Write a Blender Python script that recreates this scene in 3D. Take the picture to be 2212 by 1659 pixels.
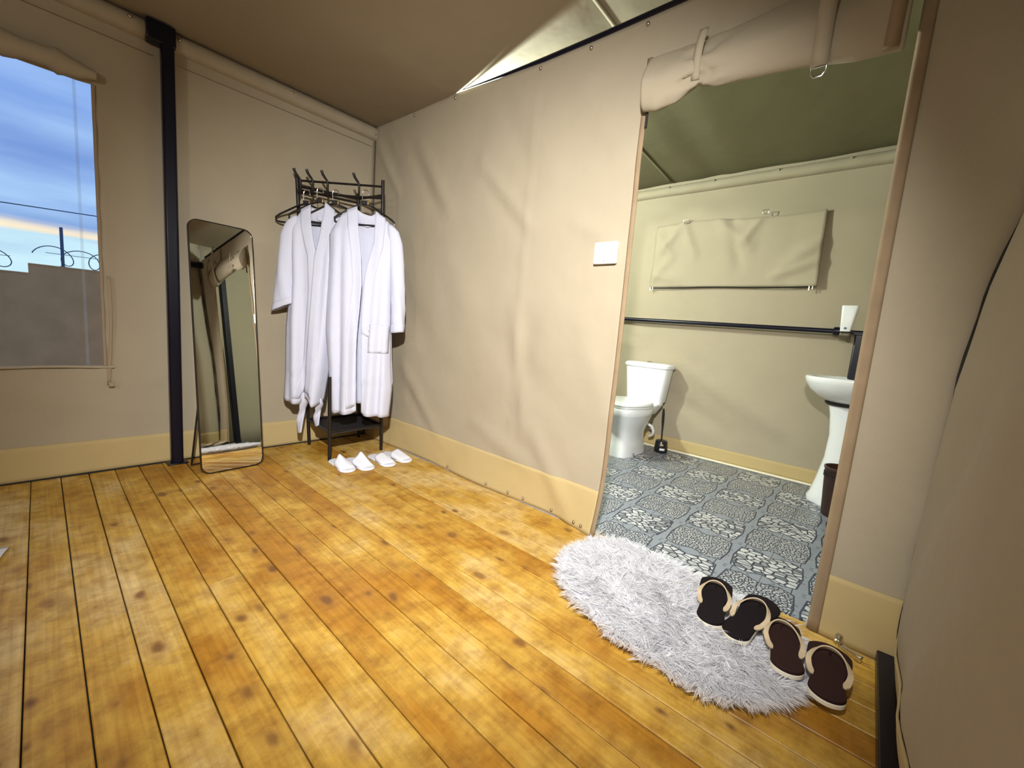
import bpy, bmesh, math, random
import numpy as np
from mathutils import Vector, Matrix

for o in list(bpy.data.objects): bpy.data.objects.remove(o)
scn = bpy.context.scene
COL = scn.collection
rnd = random.Random(7)
PI = math.pi

# ------------------------------------------------------------------ camera
F_PX, YAW, PITCH, ROLL = 888.25, -.7124, -.1287, .0821
CAM = Vector((3.1016, -1.7579, .95))
fw = Vector((math.sin(YAW)*math.cos(PITCH), math.cos(YAW)*math.cos(PITCH), math.sin(PITCH)))
r0 = Vector((math.cos(YAW), -math.sin(YAW), 0)); u0 = r0.cross(fw)
rr = r0*math.cos(ROLL)+u0*math.sin(ROLL); uu = -r0*math.sin(ROLL)+u0*math.cos(ROLL)
cd = bpy.data.cameras.new('camera'); cam = bpy.data.objects.new('camera', cd); COL.objects.link(cam)
cd.sensor_fit = 'HORIZONTAL'; cd.sensor_width = 36; cd.lens = F_PX/2212*36; cd.clip_start = .02
M = Matrix((( rr.x, uu.x, -fw.x, CAM.x), (rr.y, uu.y, -fw.y, CAM.y), (rr.z, uu.z, -fw.z, CAM.z), (0, 0, 0, 1)))
cam.matrix_world = M
scn.camera = cam

# ------------------------------------------------------------------ view, world and lamps
vs_ = scn.view_settings
vs_.view_transform = 'Standard'; vs_.look = 'None'; vs_.gamma = 1; vs_.use_curve_mapping = False
vs_.exposure = 0.0

def build_world():
    w = bpy.data.worlds.new('dusk_sky'); scn.world = w; w.use_nodes = True
    nt = w.node_tree; N = nt.nodes; L = nt.links; N.clear()
    out = N.new('ShaderNodeOutputWorld'); bg = N.new('ShaderNodeBackground')
    tc = N.new('ShaderNodeTexCoord'); sep = N.new('ShaderNodeSeparateXYZ'); L.new(tc.outputs['Generated'], sep.inputs[0])
    mp = N.new('ShaderNodeMapping'); mp.inputs['Scale'].default_value = (1.2, 1.2, 11); L.new(tc.outputs['Generated'], mp.inputs[0])
    nz = N.new('ShaderNodeTexNoise'); nz.inputs['Scale'].default_value = 2.2; nz.inputs['Detail'].default_value = 5; L.new(mp.outputs[0], nz.inputs[0])
    ad = N.new('ShaderNodeMath'); ad.operation = 'MULTIPLY_ADD'; L.new(nz.outputs[0], ad.inputs[0]); ad.inputs[1].default_value = .03; L.new(sep.outputs['Z'], ad.inputs[2])
    rp = N.new('ShaderNodeValToRGB'); L.new(ad.outputs[0], rp.inputs[0]); cr = rp.color_ramp
    stops = [(0, (.10, .09, .08)), (.015, (.12, .11, .1)), (.025, (.42, .66, .92)), (.102, (.50, .76, .98)), (.108, (1.0, .90, .68)), (.116, (1.0, .90, .72)),
             (.123, (.28, .46, .84)), (.15, (.36, .58, .98)), (.18, (.36, .58, .98)), (.22, (.25, .42, .84)), (.3, (.30, .50, .95)), (.42, (.24, .39, .83)), (1, (.16, .28, .66))]
    cr.elements[0].position = stops[0][0]; cr.elements[0].color = (*stops[0][1], 1)
    cr.elements[1].position = 1; cr.elements[1].color = (*stops[-1][1], 1)
    for p, c in stops[1:-1]:
        e = cr.elements.new(p); e.color = (*c, 1)
    mp2 = N.new('ShaderNodeMapping'); mp2.inputs['Scale'].default_value = (1.5, 1.5, 9); mp2.inputs['Rotation'].default_value = (.06, 0, 0); L.new(tc.outputs['Generated'], mp2.inputs[0])
    n2 = N.new('ShaderNodeTexNoise'); n2.inputs['Scale'].default_value = 1.7; n2.inputs['Detail'].default_value = 6; L.new(mp2.outputs[0], n2.inputs[0])
    r2 = N.new('ShaderNodeValToRGB'); L.new(n2.outputs[0], r2.inputs[0]); r2.color_ramp.elements[0].position = .36; r2.color_ramp.elements[0].color = (.78, .80, .86, 1); r2.color_ramp.elements[1].position = .66; r2.color_ramp.elements[1].color = (1.35, 1.25, 1.05, 1)
    mxc = N.new('ShaderNodeMix'); mxc.data_type = 'RGBA'; mxc.blend_type = 'MULTIPLY'; mxc.inputs[0].default_value = 1; L.new(rp.outputs[0], mxc.inputs[6]); L.new(r2.outputs[0], mxc.inputs[7])
    L.new(mxc.outputs[2], bg.inputs[0]); bg.inputs[1].default_value = 1.0
    L.new(bg.outputs[0], out.inputs[0])
build_world()

def area(name, loc, target, size, power, col, spread=PI):
    l = bpy.data.lights.new(name, 'AREA'); l.shape = 'DISK'; l.size = size; l.energy = power; l.color = col; l.spread = spread
    o = bpy.data.objects.new(name, l); COL.objects.link(o); o.location = loc
    o.rotation_euler = (Vector(target)-Vector(loc)).to_track_quat('-Z', 'Y').to_euler(); return o
def bulb(name, loc, r, power, col):
    l = bpy.data.lights.new(name, 'POINT'); l.shadow_soft_size = r; l.energy = power; l.color = col
    o = bpy.data.objects.new(name, l); COL.objects.link(o); o.location = loc; return o
def spot(name, loc, target, r, power, col, ang, blend):
    l = bpy.data.lights.new(name, 'SPOT'); l.shadow_soft_size = r; l.energy = power; l.color = col; l.spot_size = math.radians(ang); l.spot_blend = blend
    o = bpy.data.objects.new(name, l); COL.objects.link(o); o.location = loc
    o.rotation_euler = (Vector(target)-Vector(loc)).to_track_quat('-Z', 'Y').to_euler(); return o
spot('reading_lamp_light', (3.02, -1.80, 1.80), (1.82, -.52, .90), .045, 490, (1, .985, .95), 102, 1.0)
bulb('bed_lamp_light', (2.6, -3.4, 1.85), .09, 40, (1, .96, .91))
bulb('bathroom_lamp_light', (.88, .20, 2.165), .045, 160, (.86, 1, .93))

# ------------------------------------------------------------------ material helpers
MATS = {}
def nodes(m): m.use_nodes = True; return m.node_tree.nodes, m.node_tree.links
def principled(name, col, rough=.6, metal=0, bump=None, var=None, spec=.5, coat=0, obj_coords=True):
    """col colour; bump=(scale,strength,dist); var=(scale,amount) brightness variation"""
    if name in MATS: return MATS[name]
    m = bpy.data.materials.new(name); N, L = nodes(m); b = N['Principled BSDF']
    b.inputs['Base Color'].default_value = (*col, 1); b.inputs['Roughness'].default_value = rough; b.inputs['Metallic'].default_value = metal
    b.inputs['Specular IOR Level'].default_value = spec; b.inputs['Coat Weight'].default_value = coat
    tc = N.new('ShaderNodeTexCoord')
    if var:
        nz = N.new('ShaderNodeTexNoise'); nz.inputs['Scale'].default_value = var[0]; nz.inputs['Detail'].default_value = 4; L.new(tc.outputs['Object'], nz.inputs[0])
        mr = N.new('ShaderNodeMapRange'); mr.inputs[1].default_value = .25; mr.inputs[2].default_value = .75; mr.inputs[3].default_value = 1-var[1]; mr.inputs[4].default_value = 1+var[1]; L.new(nz.outputs[0], mr.inputs[0])
        hs = N.new('ShaderNodeHueSaturation'); hs.inputs['Color'].default_value = (*col, 1); L.new(mr.outputs[0], hs.inputs['Value']); L.new(hs.outputs[0], b.inputs['Base Color'])
    if bump:
        n2 = N.new('ShaderNodeTexNoise'); n2.inputs['Scale'].default_value = bump[0]; n2.inputs['Detail'].default_value = 3; L.new(tc.outputs['Object'], n2.inputs[0])
        bp = N.new('ShaderNodeBump'); bp.inputs['Strength'].default_value = bump[1]; bp.inputs['Distance'].default_value = bump[2]; L.new(n2.outputs[0], bp.inputs['Height']); L.new(bp.outputs[0], b.inputs['Normal'])
    MATS[name] = m; return m

def canvas_mat(name, col, var=.05):
    m = bpy.data.materials.new(name); N, L = nodes(m); b = N['Principled BSDF']
    b.inputs['Roughness'].default_value = .85; b.inputs['Specular IOR Level'].default_value = .25; b.inputs['Sheen Weight'].default_value = .05
    g = N.new('ShaderNodeNewGeometry')
    nz = N.new('ShaderNodeTexNoise'); nz.inputs['Scale'].default_value = 3.1; nz.inputs['Detail'].default_value = 6; L.new(g.outputs['Position'], nz.inputs[0])
    nf = N.new('ShaderNodeTexNoise'); nf.inputs['Scale'].default_value = 420; nf.inputs['Detail'].default_value = 1; L.new(g.outputs['Position'], nf.inputs[0])
    mx = N.new('ShaderNodeMath'); mx.operation = 'MULTIPLY_ADD'; L.new(nf.outputs[0], mx.inputs[0]); mx.inputs[1].default_value = .35; L.new(nz.outputs[0], mx.inputs[2])
    mr = N.new('ShaderNodeMapRange'); mr.inputs[1].default_value = .4; mr.inputs[2].default_value = 1.; mr.inputs[3].default_value = 1-var; mr.inputs[4].default_value = 1+var; L.new(mx.outputs[0], mr.inputs[0])
    hs = N.new('ShaderNodeHueSaturation'); hs.inputs['Color'].default_value = (*col, 1); L.new(mr.outputs[0], hs.inputs['Value']); L.new(hs.outputs[0], b.inputs['Base Color'])
    nw = N.new('ShaderNodeTexNoise'); nw.inputs['Scale'].default_value = 5; nw.inputs['Detail'].default_value = 3; L.new(g.outputs['Position'], nw.inputs[0])
    bp = N.new('ShaderNodeBump'); bp.inputs['Strength'].default_value = .35; bp.inputs['Distance'].default_value = .02; L.new(nw.outputs[0], bp.inputs['Height'])
    bp2 = N.new('ShaderNodeBump'); bp2.inputs['Strength'].default_value = .25; bp2.inputs['Distance'].default_value = .001; L.new(nf.outputs[0], bp2.inputs['Height']); L.new(bp.outputs[0], bp2.inputs['Normal'])
    L.new(bp2.outputs[0], b.inputs['Normal'])
    MATS[name] = m; return m
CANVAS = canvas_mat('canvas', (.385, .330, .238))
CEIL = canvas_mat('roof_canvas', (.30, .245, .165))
BAND = canvas_mat('band_pvc', (.50, .385, .185))
TAPE = principled('webbing', (.27, .19, .11), .8, bump=(300, .3, .001), var=(12, .12))
BLACK = principled('black_steel', (.004, .004, .012), .3, .0, spec=.35)
SATIN = principled('black_wire', (.016, .013, .012), .38, .3)
CHROME = principled('chrome', (.75, .74, .72), .18, 1)
BRASS = principled('snap_metal', (.55, .5, .42), .3, 1)
CERAMIC = principled('ceramic', (.82, .84, .86), .09, spec=.6)
SEATP = principled('seat_plastic', (.83, .85, .86), .2)
WHITEP = principled('white_plastic', (.86, .87, .9), .35)
GREYP = principled('grey_print', (.25, .27, .3), .5)
BLACKP = principled('black_plastic', (.012, .012, .014), .3)
BROWNP = principled('brown_plastic', (.045, .018, .012), .4, bump=(90, .4, .004))
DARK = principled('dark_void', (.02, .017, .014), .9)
CONC = principled('concrete', (.33, .3, .27), .9, bump=(40, .5, .01), var=(6, .25))

# ------------------------------------------------------------------ object helpers
def tag(o, label=None, cat=None, group=None, kind=None):
    if label: o['label'] = label
    if cat: o['category'] = cat
    if group: o['group'] = group
    if kind: o['kind'] = kind
    return o
def thing(name, loc, label, cat, group=None, rz=0, kind=None):
    o = bpy.data.objects.new(name, None); COL.objects.link(o); o.location = loc; o.rotation_euler = (0, 0, rz); o.empty_display_size = .1
    return tag(o, label, cat, group, kind)
def obj(name, verts, faces, mat, parent=None, smooth=True, world=True, solid=0, bevel=0, sub=0, angle=40):
    me = bpy.data.meshes.new(name); me.from_pydata([tuple(map(float, v)) for v in verts], [], [tuple(map(int, f)) for f in faces]); me.update()
    if mat: me.materials.append(mat)
    return obj_me(name, me, parent, smooth, world, solid, bevel, sub, angle)
def obj_me(name, me, parent=None, smooth=True, world=True, solid=0, bevel=0, sub=0, angle=40):
    o = bpy.data.objects.new(name, me); COL.objects.link(o)
    if parent is not None:
        o.parent = parent
        if world:
            p = parent; off = Vector((0, 0, 0))
            while p is not None: off += p.location; p = p.parent
            o.location = -off
    if smooth:
        me.shade_smooth()
        if angle < 180:
            try: me.set_sharp_from_angle(angle=math.radians(angle))
            except Exception: pass
    if solid: md = o.modifiers.new('s', 'SOLIDIFY'); md.thickness = solid; md.offset = -1
    if bevel: md = o.modifiers.new('b', 'BEVEL'); md.width = bevel; md.segments = 2; md.limit_method = 'ANGLE'
    if sub: md = o.modifiers.new('u', 'SUBSURF'); md.levels = sub; md.render_levels = sub
    return o

class MB:
    def __init__(s): s.v = []; s.f = []
    def add(s, v, f):
        n = len(s.v); s.v += [tuple(x) for x in v]; s.f += [tuple(i+n for i in q) for q in f]; return s
    def box(s, a, b):
        (x0, y0, z0), (x1, y1, z1) = a, b
        return s.add([(x0, y0, z0), (x1, y0, z0), (x1, y1, z0), (x0, y1, z0), (x0, y0, z1), (x1, y0, z1), (x1, y1, z1), (x0, y1, z1)],
                     [(0, 3, 2, 1), (4, 5, 6, 7), (0, 1, 5, 4), (1, 2, 6, 5), (2, 3, 7, 6), (3, 0, 4, 7)])
    def obox(s, c, ax, ay, az, hx, hy, hz):
        c, ax, ay, az = map(Vector, (c, ax, ay, az)); vs = []
        for sz in (-1, 1):
            for sx, sy in ((-1, -1), (1, -1), (1, 1), (-1, 1)): vs.append(c+ax*hx*sx+ay*hy*sy+az*hz*sz)
        return s.add(vs, [(0, 3, 2, 1), (4, 5, 6, 7), (0, 1, 5, 4), (1, 2, 6, 5), (2, 3, 7, 6), (3, 0, 4, 7)])
    def tube(s, pts, r, n=10, cap=True, closed=False):
        pts = [Vector(p) for p in pts]; m = len(pts); rs = r if isinstance(r, (list, tuple)) else [r]*m
        vs = []; fs = []; nrm = None
        for i, p in enumerate(pts):
            if closed: t = pts[(i+1) % m]-pts[i-1]
            else: t = pts[min(i+1, m-1)]-pts[max(i-1, 0)]
            t.normalize()
            if nrm is None: nrm = t.orthogonal().normalized()
            else:
                nrm = nrm-t*nrm.dot(t)
                nrm = nrm.normalized() if nrm.length > 1e-6 else t.orthogonal().normalized()
            bi = t.cross(nrm)
            for k in range(n):
                a = 2*PI*k/n; vs.append(p+(nrm*math.cos(a)+bi*math.sin(a))*rs[i])
        for i in range(m if closed else m-1):
            j = (i+1) % m
            for k in range(n): fs.append((i*n+k, i*n+(k+1) % n, j*n+(k+1) % n, j*n+k))
        if cap and not closed: fs.append(tuple(range(n-1, -1, -1))); fs.append(tuple((m-1)*n+k for k in range(n)))
        return s.add(vs, fs)
    def lathe(s, prof, c=(0, 0, 0), n=28, cap=True):
        vs = []; fs = []
        for r, z in prof:
            for k in range(n): a = 2*PI*k/n; vs.append((c[0]+r*math.cos(a), c[1]+r*math.sin(a), c[2]+z))
        for i in range(len(prof)-1):
            for k in range(n): fs.append((i*n+k, i*n+(k+1) % n, (i+1)*n+(k+1) % n, (i+1)*n+k))
        if cap: fs.append(tuple(range(n-1, -1, -1))); m = len(prof)-1; fs.append(tuple(m*n+k for k in range(n)))
        return s.add(vs, fs)
    def rings(s, rings, cap=True, closed_ring=True):
        n = len(rings[0]); vs = [p for r in rings for p in r]; fs = []
        for i in range(len(rings)-1):
            for k in range(n if closed_ring else n-1): fs.append((i*n+k, i*n+(k+1) % n, (i+1)*n+(k+1) % n, (i+1)*n+k))
        if cap: fs.append(tuple(range(n-1, -1, -1))); m = len(rings)-1; fs.append(tuple(m*n+k for k in range(n)))
        return s.add(vs, fs)
    def grid(s, nu, nv, fn):
        vs = [fn(i/(nu-1), j/(nv-1)) for j in range(nv) for i in range(nu)]
        return s.add(vs, [(j*nu+i, j*nu+i+1, (j+1)*nu+i+1, (j+1)*nu+i) for j in range(nv-1) for i in range(nu-1)])
    def prism(s, poly, z0, z1):
        n = len(poly); vs = [(x, y, z0) for x, y in poly]+[(x, y, z1) for x, y in poly]
        return s.add(vs, [tuple(range(n-1, -1, -1)), tuple(range(n, 2*n))]+[(i, (i+1) % n, n+(i+1) % n, n+i) for i in range(n)])
    def build(s, name, mat, parent=None, **k): return obj(name, s.v, s.f, mat, parent, **k)

def sup(cx, cy, z, a, b, e=2.5, n=32, egg=0):
    out = []
    for k in range(n):
        t = 2*PI*k/n; c, sn = math.cos(t), math.sin(t)
        x = a*abs(c)**(2/e)*(1 if c >= 0 else -1); y = b*abs(sn)**(2/e)*(1 if sn >= 0 else -1)
        if egg: x *= 1+egg*y/b
        out.append((cx+x, cy+y, z))
    return out

def sheet(name, us, vs, fn, mat, parent=None, hole=None, solid=.004, **k):
    """canvas sheet: nonuniform grid with an optional hole predicate"""
    us = sorted(set(np.round(us, 4))); vs = sorted(set(np.round(vs, 4))); nu = len(us)
    V = [fn(u, v) for v in vs for u in us]; Fc = []
    for j in range(len(vs)-1):
        for i in range(nu-1):
            if hole and hole((us[i]+us[i+1])/2, (vs[j]+vs[j+1])/2): continue
            Fc.append((j*nu+i, j*nu+i+1, (j+1)*nu+i+1, (j+1)*nu+i))
    return obj(name, V, Fc, mat, parent, solid=solid, angle=180, **k)
def lin(a, b, n): return list(np.linspace(a, b, n))
def ridge(segs, u, v):
    t = 0
    for (u0_, v0_, u1, v1, amp, wd) in segs:
        dx, dy = u1-u0_, v1-v0_; L2 = dx*dx+dy*dy
        q = ((u-u0_)*dx+(v-v0_)*dy)/L2; qc = min(1, max(0, q))
        d2 = (u-u0_-qc*dx)**2+(v-v0_-qc*dy)**2
        t += amp*math.exp(-d2/(wd*wd))*(.35+.65*math.sin(PI*min(1, max(0, .1+.8*qc))))
    return t

# ------------------------------------------------------------------ the room shell
W, D, YF = 3.3, 1.94, -4.4
def ceil_z(x, y):
    g = float(np.interp(x, [-.2, 0, .45, .87, 1.2, 1.6, 2.35, 3.5], [2.41, 2.402, 2.384, 2.374, 2.396, 2.428, 2.488, 2.53]))
    if y > -.1: g += (2.335-g)*min(1, ((y+.1)/(D+.1))**1.6)
    g += .012*math.exp(-((x-1.93)/.07)**2)*(1 if y > -1.5 else 0)
    return g
def wall_cx(z): return float(np.interp(z, [0, .9, 1.15, 1.4, 1.8, 2.6], [3.3, 3.3, 3.322, 3.365, 3.41, 3.47]))   # the corner with the right wall leans outwards
def part_top(x): return float(np.interp(x, [0, .5, .87, 1.25, 1.6, 1.95, 2.35, 3.3], [2.402, 2.386, 2.371, 2.34, 2.318, 2.308, 2.304, 2.30]))

PSEG = [(.007, 2.317, .35, 1.88, .02, .03), (.10, 2.30, .30, 2.05, -.012, .05), (.597, 2.139, .95, 1.66, .013, .05), (.50, 2.1, .80, 1.70, -.012, .05),
        (1.20, 1.91, 1.62, 1.50, .016, .04), (1.26, 1.80, 1.60, 1.45, -.01, .05), (1.90, 1.50, 2.17, 1.385, .011, .03),
        (1.585, 2.2, 1.60, .30, .005, .02), (1.56, 1.05, 1.70, .376, .016, .045), (1.68, 1.0, 1.60, .5, -.012, .06),
        (.52, .62, 1.04, .062, .02, .06), (.60, .45, 1.1, .02, -.016, .05), (1.30, .36, 1.781, .20, .016, .05), (1.75, .42, 2.06, .016, .02, .05),
        (1.40, .9, 2.0, .5, -.010, .09), (.4, 1.2, .9, .7, -.014, .12), (2.0, 1.0, 2.2, .55, .008, .06), (.9, 1.5, 1.3, .9, .012, .13), (1.9, 2.1, 2.2, 1.7, .010, .08),
        (1.35, 2.2, 1.62, 1.75, -.008, .06), (2.6, 2.28, 2.9, 2.14, .008, .03)]
def part_y(x, z):
    d = ridge(PSEG, x, z)
    low = max(0, 1-z/.5)
    d += low**2*(.022+.012*math.sin(x*5.3+.6))
    d += .05*math.exp(-((x-2.23)/.16)**2)*max(0, 1-z/.35)**2
    d += .03*math.exp(-((x-3.2)/.2)**2)*max(0, 1-z/.5)
    d += .05*math.exp(-(x/.06)**2)*0
    edge = min(1, x/.06)
    return -d*edge*.85
DX0, DX1, DZ = 2.218, 3.066, 2.125
us = lin(0, DX0, 90)+lin(DX0, DX1, 30)+lin(DX1, W, 14)
vs = lin(0, DZ, 80)+lin(DZ, 2.4, 10)
def part_pt(off=0):
    def f(u, v):
        t = part_top(u); z = v if v <= DZ else DZ+(v-DZ)*(t-DZ)/(2.4-DZ)
        x = u if u <= DX1 else DX1+(u-DX1)*(wall_cx(z)-DX1)/(W-DX1)
        return (x, part_y(u, z)-off, z+.006)
    return f
wall_back = sheet('wall_back', us, vs, part_pt(), CANVAS, hole=lambda u, v: DX0 < u < DX1 and v < DZ)
tag(wall_back, 'tan canvas partition wall with the doorway to the bathroom', 'wall', kind='structure')
def bandpt(u, v): return (u, part_y(u, v)-.004, v+.004)
BT = .212
for a, b, n in ((0.0, DX0, 80), (DX1, W, 14)):
    sheet('band', lin(a, b, n), lin(0, BT, 12), bandpt, BAND, wall_back)
m = MB(); m.tube([(x, .004, part_top(x)+.016) for x in lin(.89, 3.29, 24)], [.001]+[.002+.012*min(1, k/6) for k in range(23)], 10)
m.build('rail', BLACK, wall_back)
def snap(x, y, z, nrm, parent, r=.011, name='snap'):
    nrm = Vector(nrm).normalized(); c = Vector((x, y, z)); m = MB()
    a = nrm.orthogonal().normalized(); b = nrm.cross(a); prof = [(r, 0), (r, .003), (r*.8, .006), (r*.35, .008)]
    m.rings([[tuple(c+(a*math.cos(2*PI*k/10)+b*math.sin(2*PI*k/10))*q+nrm*h) for k in range(10)] for q, h in prof])
    return m.build(name, BRASS, parent)
for x, z in ((.51, 2.352), (.935, 2.344), (1.606, 2.295), (1.905, 2.285), (2.181, 2.282)):
    snap(x, part_y(x, z)-.004, z, (0, -1, 0), wall_back, .009)
for x in (1.10, 1.472, 1.643, 1.753, 1.945, 2.10, 2.146):
    snap(x, part_y(x, .02)-.008, .03, (0, -1, .2), wall_back, .008)
# ground sill under the partition
m = MB(); m.box((0, -.02, -.03), (DX0+.01, .03, .006)); m.box((DX1-.01, -.02, -.03), (W, .03, .006))
tag(m.build('trim_1', CONC, smooth=False), 'grey sill strip under the canvas partition', 'trim', kind='structure')

# left wall with the window
WY0, WY1, WZ0, WZ1 = -2.75, -1.535, .585, 1.985
LSEG = [(-1.45, .9, -1.3, .2, .006, .08), (-.5, 1.9, -.2, 1.2, .008, .1), (-1.0, 1.6, -.6, .8, -.006, .12), (-1.34, .52, -1.32, .47, .014, .02), (-2.0, .5, -1.5, .35, .008, .06)]
def left_x(y, z):
    d = ridge(LSEG, y, z)+max(0, 1-z/.3)**2*.012
    if WZ0-.1 < z < WZ1+.1: d += .012*math.exp(-((y-WY1)/.03)**2)
    return d*min(1, -y/.05)
us = lin(YF, WY0, 20)+lin(WY0, WY1, 24)+lin(WY1, 0, 50); vs = lin(0, WZ0, 20)+lin(WZ0, WZ1, 30)+lin(WZ1, 2.41, 12)
wall_left = sheet('wall_left', us, vs, lambda u, v: (left_x(u, v), u, v), CANVAS, hole=lambda u, v: WY0 < u < WY1 and WZ0 < v < WZ1)
tag(wall_left, 'tan canvas side wall with the open window', 'wall', kind='structure')
sheet('band', lin(YF, -.005, 60), lin(0, .178, 8), lambda u, v: (left_x(u, v)+.004, u, v), BAND, wall_left)
m = MB(); m.tube([(.010, YF, 2.235), (.010, -1.3, 2.238)], .0013, 6); m.tube([(.010, -1.2, 2.238), (.010, -.03, 2.25)], .0011, 6); m.build('seam_or_gap_shade', principled('dark_thread', (.16, .12, .085), .9), wall_left)
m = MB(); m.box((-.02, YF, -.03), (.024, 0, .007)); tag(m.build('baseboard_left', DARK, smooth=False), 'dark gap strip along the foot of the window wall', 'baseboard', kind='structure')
# eave sleeve along the left wall, broken by the post
def sleeve(name, p0, p1, out, z0, z1, label, n=40):
    p0 = Vector(p0); p1 = Vector(p1); out = Vector(out); m = MB(); rings = []
    prof = [(0, 1), (.25, 1.02), (.55, .95), (.9, .75), (1, .5), (.9, .22), (.5, .03), (0, 0)]
    for i in range(n):
        p = p0.lerp(p1, i/(n-1)); wv = .05+.004*math.sin(i*1.7)
        rings.append([tuple(p+out*(wv*a)+Vector((0, 0, z0+(z1-z0)*b))) for a, b in prof])
    m.rings(rings); return tag(m.build(name, CANVAS, angle=60), label, 'trim', kind='structure')
t2 = sleeve('trim_2', (0, -1.215, 0), (0, -.005, 0), (1, 0, 0), 2.298, 2.388, 'canvas eave sleeve between black post and room corner')
t3 = sleeve('trim_3', (0, YF, 0), (0, -1.33, 0), (1, 0, 0), 2.298, 2.388, 'canvas eave sleeve above the window')
snap(.05, -1.195, 2.355, (1, 0, .2), t2, .008); snap(.05, -.619, 2.35, (1, 0, .2), t2, .008); snap(.05, -1.393, 2.36, (1, 0, .2), t3, .008)
snap(.05, -.03, 2.33, (1, 0, .2), t2, .008)

# window dressing: frame hem, hanging strap, rolled cover, clear strip
win = thing('window_1', (0, -2.1, WZ0), 'open rectangular canvas window showing dusk sky and perimeter wall', 'window', kind='structure')
m = MB()
def hem(p0, p1, n=20, r=.007, w=.6):
    p0 = Vector(p0); p1 = Vector(p1)
    m.tube([p0.lerp(p1, i/(n-1))+Vector((.004*math.sin(i*2.1), 0, .0025*math.sin(i*1.3))) for i in range(n)], r, 8)
HEMM = principled('window_hem', (.34, .26, .17), .85, bump=(200, .3, .001))
hem((.012, WY1, WZ0), (.012, WY1, WZ1)); m.build('side_hem', HEMM, win)
m = MB(); hem((.012, WY0, WZ0-.002), (.012, WY1+.035, WZ0-.006)); m.build('sill_hem', CANVAS, win)
m = MB(); m.grid(4, 16, lambda a, b: (.02+.008*math.sin(b*5), WY1+.018+.014*a+.006*math.sin(b*4)-.01*b, 1.06-.58*b)); m.build('strap', HEMM, win, solid=.003)
m = MB(); m.obox((.03, WY1+.019, .485), (1, 0, 0), (0, 1, 0), (0, 0, 1), .005, .011, .012); m.build('strap_end', HEMM, win, bevel=.002)
m = MB(); rings = []
for i in range(40):
    t = i/39; y = WY0-.05+(WY1+.012-WY0+.05)*t; r = .042+.006*math.sin(i*1.1)+.004*math.sin(i*2.7+1)
    if i > 35: r *= 1-.12*(i-35)
    rings.append([(.035+r*1.1*math.cos(a), y, 2.025+r*1.15*math.sin(a)+.004*math.sin(i*.8)) for a in [2*PI*k/14 for k in range(14)]])
m.rings(rings); m.build('rolled_cover', CANVAS, win)
NETM = principled('net_seam_clear', (.35, .45, .62), .8); NETM.node_tree.nodes['Principled BSDF'].inputs['Alpha'].default_value = .13
m = MB(); m.box((-.03, -1.604, WZ0), (-.028, -1.592, WZ1+.03)); m.build('net_seam', NETM, win, smooth=False)

# black post on the left wall
post = thing('steel_post', (.05, -1.25, 0), 'black steel tent post standing against the window wall', 'post')
MB().box((.035, -1.279, 0), (.085, -1.222, 2.30)).build('column', BLACK, post, bevel=.009)
MB().box((.015, -1.335, 2.285), (.085, -1.215, 2.385)).build('bracket', BLACK, post, bevel=.006)
MB().box((.02, -1.30, 0), (.10, -1.20, .008)).build('foot_plate', BLACK, post, bevel=.002)

# right wall, front wall
RSEG = [(-.5, 1.6, -.15, .5, .008, .08), (-.9, 1.2, -.2, .4, -.01, .1), (-.35, .9, -.1, .25, .008, .06), (-.7, .9, -.3, .15, .012, .07), (-1.0, .7, -.5, .1, .016, .07), (-1.6, 1.5, -1.0, .6, .02, .12)]
def right_x(y, z):
    d = ridge(RSEG, y, z)
    d += .006*math.sin(z*4+.5)
    bul = .036*(1-math.exp(-(y/.13)**2))*min(1, z/.3)*(1+.12*math.sin(z*5.2+.8))
    return wall_cx(z)-d*min(1, -y/.3)-bul
wr = sheet('wall_right', lin(YF, 0, 80), lin(0, 2.58, 50), lambda u, v: (right_x(u, v)+.004, u, v), CANVAS)
tag(wr, 'tan canvas wall close by at the right edge of the photo', 'wall', kind='structure')
sheet('band', lin(YF, -.005, 70), lin(.03, .2, 8), lambda u, v: (right_x(u, v)-.002, u, v), BAND, wr)
m = MB(); m.tube([(wall_cx(z)-.012-.004*math.sin(z*6), -.022-.004*math.sin(z*9+1), z) for z in lin(.06, 2.3, 40)], [.0035+.0018*math.sin(i*1.3) for i in range(40)], 8); m.build('seam_or_gap_shade', DARK, wr)  # dark tube standing in for the shadow in the corner gap
m = MB(); m.box((W-.055, YF, 0), (W-.012, -.03, .035)); tag(m.build('baseboard_right', BLACK, bevel=.004), 'black steel floor rail along the right canvas wall', 'baseboard', kind='structure')
m = MB(); m.box((W+.05, YF, 2.20), (W+.09, -.01, 2.26)); tag(m.build('trim_4', BLACK, bevel=.006), 'black steel rail high on the right canvas wall', 'trim', kind='structure')
wf = sheet('wall_front', lin(0, W+.25, 20), lin(0, 2.58, 14), lambda u, v: (u, YF+.01*math.sin(u*4), v), CANVAS)
tag(wf, 'tan canvas wall behind the photographer', 'wall', kind='structure')
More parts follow.
